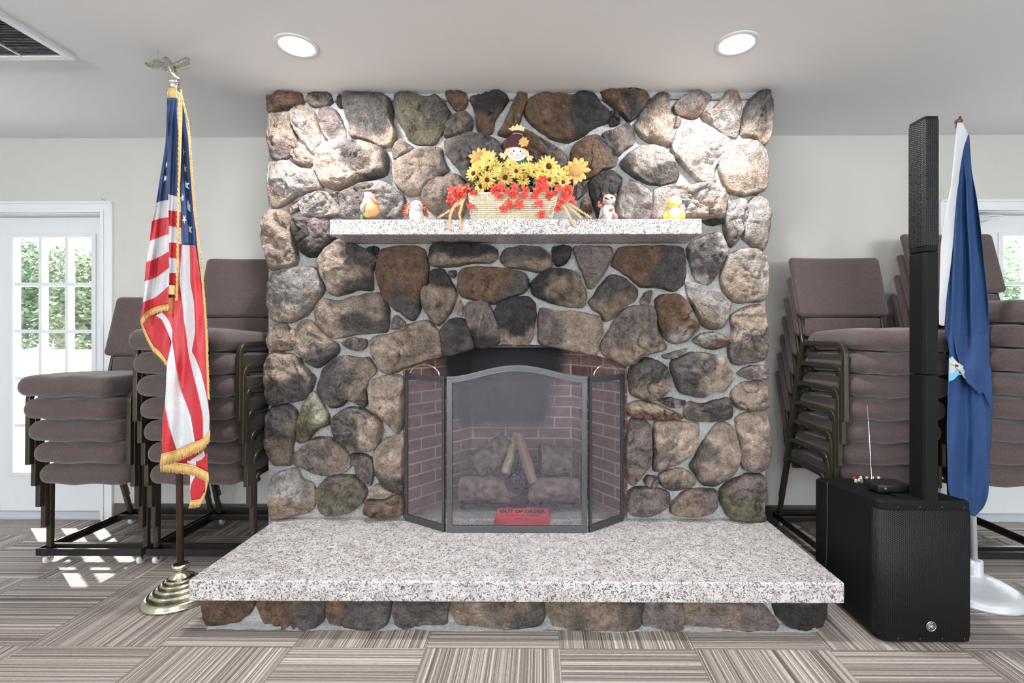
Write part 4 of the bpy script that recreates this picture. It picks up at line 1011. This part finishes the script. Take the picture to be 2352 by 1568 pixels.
def wing(up_,lo_,y0,y1):
    K=26; A=resample([ec(*p) for p in up_],K); B=resample([ec(*p) for p in lo_],K); vs=[];fs=[]
    for i in range(K+1):
        t=i/K
        for j in range(6):
            p=A[i].lerp(B[i],j/5); Yd=FYL+lerp(y0,y1,t)+.006*math.sin(j/5*PI); rd=.0012*math.sin(i*2.2); vs.append(P(p.x,p.y,Yd+rd*j/5))
    for i in range(K):
        for j in range(5): fs.append((i*6+j,(i+1)*6+j,(i+1)*6+j+1,i*6+j+1))
    e.add(vs,fs,0,True)
wing([(900,470),(780,400),(640,335),(520,335),(450,380),(350,400),(265,420)],[(960,660),(870,670),(760,590),(640,590),(500,575),(370,520),(265,430)],0,.035)
wing([(980,450),(1040,425),(1180,370),(1320,300),(1420,260),(1500,270),(1545,350)],[(1040,620),(1150,620),(1300,600),(1400,560),(1470,540),(1530,520),(1555,480)],0,-.03)
wg=e.build('eagle_wing',sv,us,solid=.003)
e=MB(); pa=[ec(*p) for p in [(800,300),(860,300),(910,400),(960,500),(1010,600),(1060,720),(1130,860)]]
e.tube([P(x,y,FYL-.004) for x,y in pa],.01,12,radii=[.006,.011,.014,.017,.016,.011,.006]); a_=P(*ec(770,300),FYL-.004); e.tube([P(*ec(800,295),FYL-.004),a_,a_+Vector((-.002,0,-.004))],.003,6,radii=[.004,.002,.0008])
for x in (1030,1180): e.tube([P(*ec(1040,640),FYL),P(*ec(x,860),FYL-.004)],.005,8,radii=[.008,.004])
e.tube([P(*ec(1090,650),FYL),P(*ec(1150,780),FYL),P(*ec(1235,885),FYL)],.006,8,radii=[.010,.009,.003])
e.build('eagle_body',sv,us)
def uY(base,amp=.016,k=75,ph=0,far=.0):
    def f(x,y):
        u=(x-402)/(max(y,215)-120); g=min(1,max(0,(y-215)/140))
        return base+amp*g*math.sin(u*k+ph)+amp*.35*g*math.sin(u*k*2.3+y*.012+ph)+.0025*math.sin(y*.05+x*.11)+far*(x-402)
    return f
# back layers (seen where the front folds leave gaps and from the side)
bk_=MB(); yb=uY(2.165,.012,60,1)
sheet(bk_,[[(384,225),(380,330),(358,470),(345,600),(335,700),(345,745)],[(398,225),(397,400),(394,600),(392,720)],[(412,225),(413,400),(415,600),(416,720)],[(430,260),(441,420),(452,560),(462,640),(466,700)]],[2,1,2],yb)
sheet(bk_,[[(392,690),(384,820),(378,950),(378,1030)],[(415,690),(412,900),(415,1035)],[(440,690),(446,900),(450,1030)],[(464,690),(472,900),(474,1030)]],[0,1,0],uY(2.168,.014,60,1))
bk_.build('flag_back_fold',[M['fred'],M['fwhite'],M['fblue']],us,solid=.0015)
# left panel with horizontal stripes
yl=uY(2.112,.018,62,.6)
rt=388.5
lp=[[(386,340),(388.5,340)],[(376,385),(382,384),(rt,383)],[(359,465),(370,462),(rt,459)],[(349,508),(366,502),(rt,498)],[(344,553),(366,545),(rt,537)],[(336,602),(362,592),(rt,577)],[(332,646),(360,636),(rt,615)],[(328,694),(358,682),(rt,656)],[(323,735),(338,716),(362,704),(rt,699)]]
m_=MB(); sheet(m_,lp,[2,2,1,0,1,0,1,0],yl,24,8); m_.build('flag_left_fold',[M['fred'],M['fwhite'],M['fblue']],us,solid=.0015)
# centre column
yc=uY(2.098,.010,90,2)
cc=[[(384,226),(395,224),(408,226)],[(385,300),(396,300),(412,300)],[(386,380),(398,381),(414,381)],[(387,446),(398,449),(415,452)],[(387,483),(398,484),(416,487)],[(388,519),(398,520),(416,523)],[(388,557),(398,557),(417,560)],[(388.5,592),(398,593),(417,594)],[(389,627),(398,627),(416,628)],[(389,653),(398,653),(414,655)]]
m_=MB(); sheet(m_,cc,[2,2,2,1,0,1,0,1,0],yc,20,8); m_.build('flag_centre_fold',[M['fred'],M['fwhite'],M['fblue']],us,solid=.0015)
# inner fold with its fringe, low on the left
yi=uY(2.135,.006,50,0)
m_=MB(); sheet(m_,[[(326,742),(345,722),(362,716)],[(341,770),(356,757),(374,738)],[(352,790),(366,790),(386,764)],[(386,832),(392,810),(393,790)]],[0,0,0],yi,20,8)
sheet(m_,[[(358,725),(372,735),(386,765),(394,786)],[(372,716),(384,730),(392,745),(398,765)],[(389,712),(396,720),(399,735),(402,755)]],[1,0],uY(2.128,.004,50,0),20,5); m_.build('flag_inner_fold',[M['fred'],M['fwhite']],us,solid=.0015)
# right panel: canton above, stripes running down
yr=lambda x,y: uY(2.085,.015,70,1.2)(x,y)
m_=MB(); sheet(m_,[[(409,222),(412,300),(415,420),(418,500),(418,561)],[(411,222),(420,300),(428,420),(434,500),(436,563)],[(414,222),(431,291),(439,406),(445,500),(448,564)]],[2,2],yr,60,6)
# lower cloth with curved vertical stripes
R1l=[(413,562),(411,640),(402,665),(399,720),(396.5,755),(396,783),(404.6,844),(420,905),(437.7,956),(448,1014)]
WL=[(396.5,755),(393.5,790),(384,834),(381,895),(379,933),(389,982),(405.6,1033)]
R0=[(380,920),(376,945),(373,982),(372,1012),(373,1042)]
R1r=[(418.5,561),(414,620),(413.3,650),(418.4,691),(422.4,732),(427.5,762),(433.7,813),(445.4,864),(458,915),(466,956),(467,1007)]
W2r=[(436,563),(437,620),(437.7,650),(445.4,691),(448,742),(447,772),(441,806),(448,820),(463,859),(476,915),(481,956),(480,1000)]
RR=[(448,564),(457,620),(463,650),(471,726),(474,803),(477,905),(482,960),(481.5,996)]
yl2=lambda x,y: uY(2.075,.018,48,.4)(x,y)-.02*min(1,max(0,(y-700)/250))
low=MB(); sheet(low,[R0,[(381,895),(381,933),(389,982),(405.6,1033)]],[0],yl2,60,6)
sheet(low,[WL,[(396.3,760),(397.5,783),(404.6,844),(420,905),(437.7,956),(448,1014)]],[1],yl2,80,8)
sheet(low,[R1l,R1r,W2r,RR],[0,1,0],yl2,120,9)
o_=len(m_.v); m_.v+=low.v; m_.f+=[tuple(i+o_ for i in f) for f in low.f]; m_.m+=low.m; m_.s+=low.s
m_.build('flag_right_fold',[M['fred'],M['fwhite'],M['fblue']],us,solid=.0015)
# folded-under hem and tail
yt=uY(2.12,.008,50,.5)
m_=MB(); sheet(m_,[[(383,1064),(400,1058),(440,1045),(470,1020)],[(385,1075),(410,1068),(430,1062),(468,1035)],[(402,1072),(425,1072),(448,1072),(476,1070)],],[0,1],yt,24,5)
sheet(m_,[[(430,1058),(436,1085),(437,1110),(436,1125)],[(450,1060),(452,1085),(440,1110),(437,1128)],[(463,1055),(468,1100),(462,1120),(440,1150)],[(476,1040),(477,1090),(474,1115),(460,1145)]],[1,0,0],uY(2.116,.006,50,1),20,5); m_.build('flag_tail',[M['fred'],M['fwhite']],us,solid=.0015)
# stars
def star(x,y,r,Y,rot=0,sx=1):
    pts=[]; r*=1.3
    for k in range(10):
        a=PI/2+rot+k*PI/5; R=r if k%2==0 else r*.4; pts.append(P(x+math.cos(a)*R*sx,y-math.sin(a)*R,Y))
    MB().prism(pts,(0,.0012,0)).build('star',M['fwhite'],us)
for x,y,r,ro,sx in ((426,425,10,.15,.9),(430.5,474,12,-.1,.95),(434.5,527,10,.3,.6),(424,388,8,.2,.5),(423,503,9,.6,.4),(419,454,8,.2,.35),(421,350,7,0,.4)):
    star(x,y,r,yr(x,y)-.0035,ro,sx)
for x,y,r,ro,sx in ((378,409,9,.25,.8),(383,378,7,.1,.5)): star(x,y,r,yl(x,y)-.0035,ro,sx)
# fringe
fr=MB(); fringe(fr,[(323,735),(338,716),(362,704),(389,699)],yl,(2,13),1.3,seed=1)
fringe(fr,[(325,737),(338,770),(352,795),(366,808),(387,836)],yi,(1,13),1.3,seed=2)
fringe(fr,[(414,214),(431,288),(439,404),(447,500),(457,568),(468,690),(473,760),(476,850),(478,915)],lambda x,y: uY(2.085,.015,70,1.2)(x,y) if y<560 else yl2(x,y),(3.5,3),1.6,seed=3)
fringe(fr,[(371,1043),(405,1034),(448,1016),(468,1006),(482,988)],lambda x,y: yl2(x,y)-.003,(-2,26),1.1,seed=4)
fringe(fr,[(368,1060),(395,1062),(425,1066),(450,1072),(478,1086)],uY(2.10,.006,50,0),(1,22),1.2,seed=5)
fringe(fr,[(476,1085),(476,1112),(470,1132),(460,1146),(438,1150)],uY(2.10,.006,50,0),(-4,17),1.2,seed=6)
fr.build('fringe',M['fringe'],us)
tf=MB(); rnd=random.Random(2)
for i in range(26):
    x=rnd.uniform(385,409); a=P(x*.7+397*.3,203,2.105); b=P(x,rnd.uniform(224,232),2.10); tf.tube([a,a.lerp(b,.5)+Vector((0,-.006,0)),b],.0022,5)
tf.build('top_tassel',M['fringe'],us)
cd_=MB(); path=resample([(411,212),(412,300),(411,400),(409,500),(408,600),(406,690)],260)
for ph in (0,PI): cd_.tube([P(p.x,p.y,2.066)+Vector((.0026*math.cos(i*.5+ph),.0026*math.sin(i*.5+ph),0)) for i,p in enumerate(path)],.0028,6)
cd_.tube([P(p.x,p.y,2.06) for p in resample([(416,206),(417,260),(415,330),(412,420)],60)],.003,6); cd_.build('cord',M['fringe'],us)
MB().tube([P(397,655,2.07),P(396,676,2.07)],0,rect=(.024,.012),up=(1,0,0)).build('slide_tab',M['fringe'],us)
MB().tube([P(394,684,2.09),P(392,720,2.10)],0,rect=(.02,.01),up=(1,0,0)).build('slide_tab',mat('dark_orange_band',(.45,.14,.04),.6),us)
# ================================================================ BLUE STATE FLAG
FYR=2.20
va=thing('blue_flag_on_stand','royal blue flag with white pole sleeve on a pale stand behind the loudspeaker','flag',(1.97,FYR,0))
MB().lathe([(.178,0),(.182,.006),(.178,.016),(.172,.019),(.172,.026),(.160,.032),(.138,.046),(.132,.044),(.116,.058),(.108,.056),(.090,.070),(.082,.068),(.060,.080),(.040,.084),(.031,.090),(.030,.152),(.018,.154)],(1.965,FYR,0),64).build('base',M['silverpaint'],va)
MB().tube([(1.965,FYR,.12),P(2204,285,FYR)],.0125,16).build('pole',M['scream'],va)
k=MB(); c=P(2202,285,FYR); k.ell(c+Vector((0,0,.012)),(.016,.015,.012)); k.tube([c+Vector((.004,0,.01)),c+Vector((.006,0,.035))],.006,8,radii=[.009,.004]); k.tube([c+Vector((-.008,0,0)),c+Vector((-.022,-.01,-.012)),c+Vector((-.018,-.012,-.034)),c+Vector((-.008,-.01,-.03))],.003,6); k.build('finial',BRN,va)
def vY(base,amp,k,ph=0):
    def f(x,y):
        u=(x-2206)/(max(y,300)-180); g=min(1,max(0,(y-300)/200)); return base+amp*g*math.sin(u*k+ph)+amp*.4*g*math.sin(u*k*2.1+y*.006)+.003*math.sin(y*.03+x*.1)
    return f
hs=MB(); sheet(hs,[[(2199,282),(2195,310),(2184,424),(2171,489),(2161,565),(2158,661),(2157,745)],[(2205,281),(2205,310),(2196,424),(2183,500),(2173,600),(2166,680),(2163,748)],[(2211,282),(2223,308),(2213,340),(2203,401),(2192,527),(2184,604),(2174,680),(2168.6,748)]],[0,0],vY(2.150,.004,30),80,5)
hs.build('white_sleeve',M['scream'],va,solid=.002)
bl_=MB(); vb=vY(2.157,.012,70,.4)
L=[(2224,309),(2213,340),(2203,401),(2192,527),(2183,604),(2174,680),(2170.5,755),(2178,790),(2181,815),(2178,872),(2175,993),(2176,1063),(2178,1124),(2190,1160),(2225,1180)]
Rr=[(2226,312),(2232,393),(2243,454),(2253,531),(2262,623),(2270,699),(2273,837),(2276,846),(2280,924),(2277,960),(2278,993),(2273,1045),(2270,1132),(2260,1163),(2239,1186)]
mid=[((a[0]+b[0])/2,(a[1]+b[1])/2) for a,b in zip(L,Rr)]
sheet(bl_,[L,mid,Rr],[0,0],vb,160,22); bl_.build('blue_field',M['sblue'],va,solid=.002)
b2=MB(); sheet(b2,[L,mid,Rr],[0,0],vY(2.215,.010,60,2),120,16); b2.build('blue_back_fold',M['sblue'],va,solid=.002)
b3=MB(); v3=lambda x,y: lerp(vb(x,y)-.001,2.130+.006*math.sin(x*.12),min(1,max(0,(y-775)/70))); sheet(b3,[[(2190,770),(2197,812),(2217,872),(2232,888),(2252,908)],[(2215,770),(2225,820),(2240,868),(2258,900)],[(2272,760),(2273,837),(2276,846),(2280,924),(2279,946)]],[0,0],v3,60,10); b3.build('blue_front_fold',M['sblue'],va,solid=.002)
em=MB(); ye=2.122
em.pxprism([(2180,822),(2188,818),(2196,830),(2206,838),(2216,852),(2214,862),(2203,860),(2190,872),(2179,876)],ye,.001); emo=em.build('embroidered_emblem',M['lightblue'],va)
e2=MB(); e2.pxprism([(2181,826),(2190,822),(2200,832),(2213,841),(2209,849),(2197,846),(2190,856),(2182,858)],ye-.0012,.001); e2.build('emblem_white_figure',M['scream'],emo)
e3=MB(); e3.tube([P(2196,842,ye-.003),P(2206,852,ye-.003),P(2216,868,ye-.003)],.0035,6); e3.tube([P(2184,835,ye-.003),P(2192,838,ye-.003)],.003,6); e3.build('emblem_tan_detail',TAN,emo)
e4=MB(); e4.pxprism([(2195,836),(2202,839),(2199,846),(2194,843)],ye-.0025,.001); e4.pxprism([(2204,850),(2209,853),(2207,858),(2203,856)],ye-.0025,.001); e4.build('emblem_dark_detail',BLK,emo)
# ================================================================ LOUDSPEAKER
bx_0,bx_1=P(2022,1300,1.83).x,P(2233,1300,1.83).x; BY0,BY1=1.835,2.27; BT=.541
spk=thing('column_loudspeaker','black column loudspeaker rising from its perforated subwoofer cabinet','loudspeaker',((bx_0+bx_1)/2,2.0,0))
def rprof(x0,x1,y0,y1,r,n=8):
    pts=[]
    for (cx_,cy_,a0,rr) in ((x1-.012,y0+.012,-PI/2,.012),(x1-.02,y1-.02,0,.02),(x0+.02,y1-.02,PI/2,.02),(x0+r,y0+r,PI,r)):
        for k in range(n+1): a=a0+PI/2*k/n; pts.append((cx_+rr*math.cos(a),cy_+rr*math.sin(a)))
    return pts
pf=rprof(bx_0,bx_1,BY0,BY1,.035); cb=MB(); n=len(pf)
def zt_f(y): return BT-.045*max(0,(y-BY0-.05)/(BY1-BY0))
mid_=((bx_0+bx_1)/2)
rings=[]
for (z,ins) in ((.006,.008),(.014,0),(None,0),('t',.007)):
    ring=[]
    for x,y in pf:
        zz=zt_f(y)-.008 if z is None else (zt_f(y) if z=='t' else z); xx=mid_+(x-mid_)*(1-ins/.17)+.0; yy=2.05+(y-2.05)*(1-ins/.22)
        ring.append((xx,yy,zz))
    rings.append(ring)
vs=[p for r in rings for p in r]; fs=[tuple(range(n))[::-1],tuple(range(3*n,4*n))]
for k in range(3):
    for i in range(n): fs.append((k*n+i,k*n+(i+1)%n,(k+1)*n+(i+1)%n,(k+1)*n+i))
cb.add(vs,fs); 
for xx in (bx_0+.04,bx_1-.04):
    for yy in (1.9,2.2): cb.lathe([(.014,0),(.014,.008)],(xx,yy,0),12)
cab=cb.build('subwoofer_cabinet',M['blackplastic'],spk)
# wrapped grille on the front and rounded corner
g=MB(); gp=[p for p in pf if p[1]<BY0+.05 ]; arcp=[(x,y) for x,y in pf]; 
corner=pf[-9:]; path=[(bx_0-.0,BY0+.042)]+corner+[(bx_1-.006,BY0)]
vs=[];fs=[]
for x,y in path:
    d=Vector((x-mid_,y-2.05)); x2,y2=x-(.002 if x<bx_0+.02 else 0),y-.0025; vs+=[(x2,y2,.03),(x2,y2,BT-.035)]
for i in range(len(path)-1): fs.append((2*i,2*i+2,2*i+3,2*i+1))
g.add(vs,fs,0,True); g.build('grille',M['grille'],cab,solid=.0015)
s_=MB()
for z in (.022,BT-.022):
    for k in range(4): s_.ell((bx_0+.07+k*.083,BY0+.001,z),(.0035,.002,.0035),n=8)
s_.build('screws',M['gunmetal'],cab)
lc=P(2139,1438,BY0-.006); emb=MB(); emb.tube([(lc.x+.0175*math.cos(a),lc.y,lc.z+.0175*math.sin(a)) for a in [2*PI*i/32 for i in range(32)]],.0016,6,closed=True)
for k in range(3):
    a=PI/2+k*PI/3*2; d=Vector((math.cos(a),0,math.sin(a))); sd=Vector((-d.z,0,d.x)); o=Vector(lc)
    emb.tube([o-d*.013,o+d*.004],.0013,5)
    emb.tube([o-d*.013+sd*0,o-d*.013],.001,5) if False else None
    emb.tube([o+d*.004+sd*.0026,o+d*.014+sd*.0026],.0011,5); emb.tube([o+d*.004-sd*.0026,o+d*.014-sd*.0026],.0011,5); emb.tube([o+d*.004+sd*.0026,o+d*.001,o+d*.004-sd*.0026],.0011,5)
emo=emb.build('round_emblem',M['chrome'],cab); MB().lathe([(.0005,.0035),(.0175,.0035),(.0175,.0005),(.0005,.0005)],lc,32,axis='y').build('emblem_disc',M['gunmetal'],emo)
MB().box((bx_0+.03,2.245,.30),(bx_0+.045,2.26,.40)).build('carry_slot',M['vinyl'],cab)
# deck recess around the column socket
cx0,cx1=P(2127,500,1.84).x-.004,P(2159,500,1.84).x; cyf,cyb=1.842,1.93
MB().box((cx0-.07,1.862,zt_f(1.9)-.004),(cx1+.075,1.925,zt_f(1.9)+.001)).build('socket_recess',M['blackplastic'],cab)
# column, three stacked units
def unit(name,z0,z1,m,gr=False):
    c=MB(); b=.012; pts=[(cx0,cyf+b),(cx0+b*.6,cyf),(cx1-b*.4,cyf),(cx1,cyf+b),(cx1,cyb-b),(cx1-b,cyb),(cx0+b,cyb),(cx0,cyb-b)]
    c.prism([(x,y,z0) for x,y in pts],(0,0,z1-z0)); o=c.build(name,M['blackplastic'],spk,bevel=.003)
    if gr:
        g=MB(); vs=[];fs=[]; pa=[(cx0-.002,cyb-.012),(cx0-.002,cyf+b*.8),(cx0+b*.5,cyf-.002),(cx1-.005,cyf-.002)]
        for x,y in pa: vs+=[(x,y,z0+.022),(x,y,z1-.014)]
        for i in range(3): fs.append((2*i,2*i+2,2*i+3,2*i+1))
        g.add(vs,fs); g.build('grille',M['grille'],o,solid=.001)
    return o
zc0=P(2140,1149,1.84).z; zc1=P(2140,861,1.84).z; zc2=P(2140,577,1.84).z; zc3=P(2140,265,1.84).z
unit('column_spacer',BT-.006,zc1-.0015,0); unit('column_spacer',zc1+.0015,zc2-.0015,0); unit('column_speaker',zc2+.0015,zc3,0,True)
# mixer knobs on the cabinet's deck
for i,(x,y,c) in enumerate(((1962,1103,(.6,.03,.03)),(1977,1102,(.7,.7,.7)),(1991,1103,(.7,.5,.2)),(1973,1108,(.8,.6,.1)),(1988,1108,(.05,.5,.3)),(1981,1112,(.05,.25,.6)),(1966,1110,(.7,.7,.7)),(1990,1114,(.1,.6,.4)),(2004,1103,(.75,.75,.75)),(2018,1103,(.7,.7,.72)))):
    yy=2.235-(y-1102)*.009; q=P(x,y,yy); z=zt_f(yy); MB().lathe([(.006,0),(.0065,.003),(.005,.012),(.0045,.014)],(q.x,yy,z),14).build('mixer_knob',mat('knob_%d'%i,c,.4),cab)
# wireless receiver with antenna, standing on the cabinet
Yr=1.985; ra=P(2018,1120,Yr-.05); rx0=ra.x; rx1=cx0-.006
zr=zt_f(1.94)+.004
rc=thing('wireless_receiver','small black wireless microphone receiver with raised antenna on the subwoofer','receiver',((rx0+rx1)/2,2.0,zt_f(1.95)))
o=MB(); o.rbox((rx0,1.937,zr),(rx1+.03,2.03,zr+.030),.005,0,3,m=3); 
for xx in (rx0+.02,rx1): 
    for yy in (1.95,2.01): o.box((xx,yy,zt_f(yy)),(xx+.008,yy+.008,zr+.003))
rb=o.build('case',mat('glossy_black_case',(.015,.015,.017),.3),rc)
MB().lathe([(.0005,-.006),(.006,-.006),(.0065,0),(.0005,0)],(rx0+.028,1.937,zr+.015),16,axis='y').build('power_button',M['gunmetal'],rb)
a0=P(2003,1101,2.02); a1=P(1992,929,2.01); a0.z=zr+.024
MB().tube([(rx0+.006,2.026,zr+.02),a0,a1],.0016,8,radii=[.0022,.002,.0014]).build('antenna',M['chrome'],rb)
cq=MB(); q0=P(1970,1112,2.20); cq.tube([q0,P(1950,1117,2.18)+Vector((0,0,.004)),Vector((bx_0-.004,2.16,zt_f(2.16)-.002)),Vector((bx_0-.005,2.158,.35)),Vector((bx_0-.006,2.16,.2)),Vector((bx_0-.012,2.17,.02)),Vector((bx_0-.02,2.2,.003))],.0014,6)
tag(cq.build('thin_cable',mat('grey_cable',(.10,.105,.11),.5)),'thin grey cable running down the left side of the subwoofer','cable')
# ================================================================ OUTSIDE
gm=noisy('bright_paving',(.62,.62,.60),.9,6,.12)
go=MB().box((-40,3.25,-.14),(40,45,-.06)).build('paving',gm); go['kind']='structure'
ev=MB().box((-12,3.2,2.32),(12,4.08,2.42)).build('eave',M['white']); ev['kind']='structure'  # unseen overhang added to block the higher sun rays at the doors
def vfence(x0,x1,Yd,label):
    f=thing('vinyl_fence',label,'fence',((x0+x1)/2,Yd,-.06)); n=int((x1-x0)/1.8)
    for i in range(n):
        a=lerp(x0,x1,i/n);b=lerp(x0,x1,(i+1)/n); p=MB()
        p.box((a+.06,Yd-.02,.0),(b-.06,Yd+.02,.86)); p.box((a+.06,Yd-.035,.82),(b-.06,Yd+.035,.90)); p.box((a+.06,Yd-.035,0),(b-.06,Yd+.035,.1)); p.build('panel',M['white'],f)
    for i in range(n+1):
        a=lerp(x0,x1,i/n); p=MB(); p.box((a-.06,Yd-.06,-.06),(a+.06,Yd+.06,.93)); p.add([(a-.08,Yd-.08,.93),(a+.08,Yd-.08,.93),(a+.08,Yd+.08,.93),(a-.08,Yd+.08,.93),(a,Yd,1.0)],[(0,1,4),(1,2,4),(2,3,4),(3,0,4),(3,2,1,0)]); p.build('post',M['white'],f)
vfence(-16.5,-5.7,9,'white vinyl panel fence outside, seen through the left door glass')
vfence(7.0,12.4,9,'white vinyl panel fence outside, seen through the right door glass')
LG=noisy('sunny_leaf',(.10,.155,.075),.6,3,.45,.0); LG2=noisy('olive_leaf',(.13,.16,.09),.6,3,.45,.0); BK=noisy('bark',(.22,.17,.13),.9,12,.4,.6,.02)  # green and olive are the leaves' own colours
def tree(x,y,h,w,label,seed,lm):
    t=thing('tree',label,'tree',(x,y,-.06),'trees outside the glazed doors'); rnd=random.Random(seed)
    k=MB(); k.tube([(x,y,-.06),(x+.1,y,h*.3),(x-.05,y,h*.55),(x+.05,y,h*.8)],.1,10,radii=[.2,.16,.12,.04])
    for i in range(7):
        a=rnd.random()*6.28; z0=h*rnd.uniform(.25,.6); k.tube([(x,y,z0),(x+math.cos(a)*w*.3,y+math.sin(a)*w*.3,z0+h*.1),(x+math.cos(a)*w*.6,y+math.sin(a)*w*.6,z0+h*.25)],.04,6,radii=[.06,.035,.01])
    k.build('trunk',BK,t)
    c=MB(); vs=[];fs=[]
    for i in range(5200):
        th=rnd.random()*2*PI; u=rnd.uniform(-1,1); r=rnd.random()**.45; q=Vector((math.cos(th)*math.sqrt(1-u*u)*w,math.sin(th)*math.sqrt(1-u*u)*w,u*h*.44))*r
        q*=1+.35*noise.noise(q*1.1+Vector((seed*7,0,0))); q+=Vector((x,y,h*.56))
        if q.z<.15: continue
        s=rnd.uniform(.05,.11); d=Vector((rnd.gauss(0,1),rnd.gauss(0,1),rnd.gauss(0,.6))).normalized(); e=d.orthogonal().normalized(); o=len(vs)
        vs+=[q-d*s,q+e*s*.45,q+d*s,q-e*s*.45]; fs.append((o,o+1,o+2,o+3))
    c.add(vs,fs); c.build('crown',lm,t,fixn=False)
tree(-14.15,12.5,3.9,1.3,'green leafy tree outside at left edge of the left door glass',1,LG)
tree(-11.4,12.6,3.4,1.3,'olive leafy tree outside, middle of the left door glass',2,LG2)
tree(-17.0,17.0,4.4,2.1,'farther tree outside, behind the other two beyond the left door',3,LG2)
tree(12.6,12.5,3.9,2.0,'bright green tree outside the right door glass',4,LG)
# ================================================================ LIGHT
w=bpy.data.worlds.new('world'); sc.world=w; w.use_nodes=True; bg=w.node_tree.nodes['Background']; bg.inputs[0].default_value=(.86,.93,1,1); bg.inputs[1].default_value=SKY
s=bpy.data.lights.new('sun','SUN'); s.energy=SUN; s.angle=.01; s.color=(1,.97,.92); so=bpy.data.objects.new('sun',s); COL.objects.link(so); so.rotation_euler=Vector((1.3,-1,-1.25)).to_track_quat('-Z','Y').to_euler()
sc.view_settings.view_transform='Standard'; sc.view_settings.look='None'; sc.view_settings.gamma=1; sc.view_settings.use_curve_mapping=False; sc.view_settings.exposure=EXPO
sc.render.film_transparent=False
sc.cycles.max_bounces=5; sc.cycles.diffuse_bounces=3; sc.cycles.transparent_max_bounces=10; sc.cycles.caustics_reflective=False; sc.cycles.caustics_refractive=False
sc.cycles.use_denoising=True; sc.cycles.use_adaptive_sampling=True; sc.cycles.adaptive_threshold=.1; sc.cycles.adaptive_min_samples=12; sc.cycles.sample_clamp_indirect=6
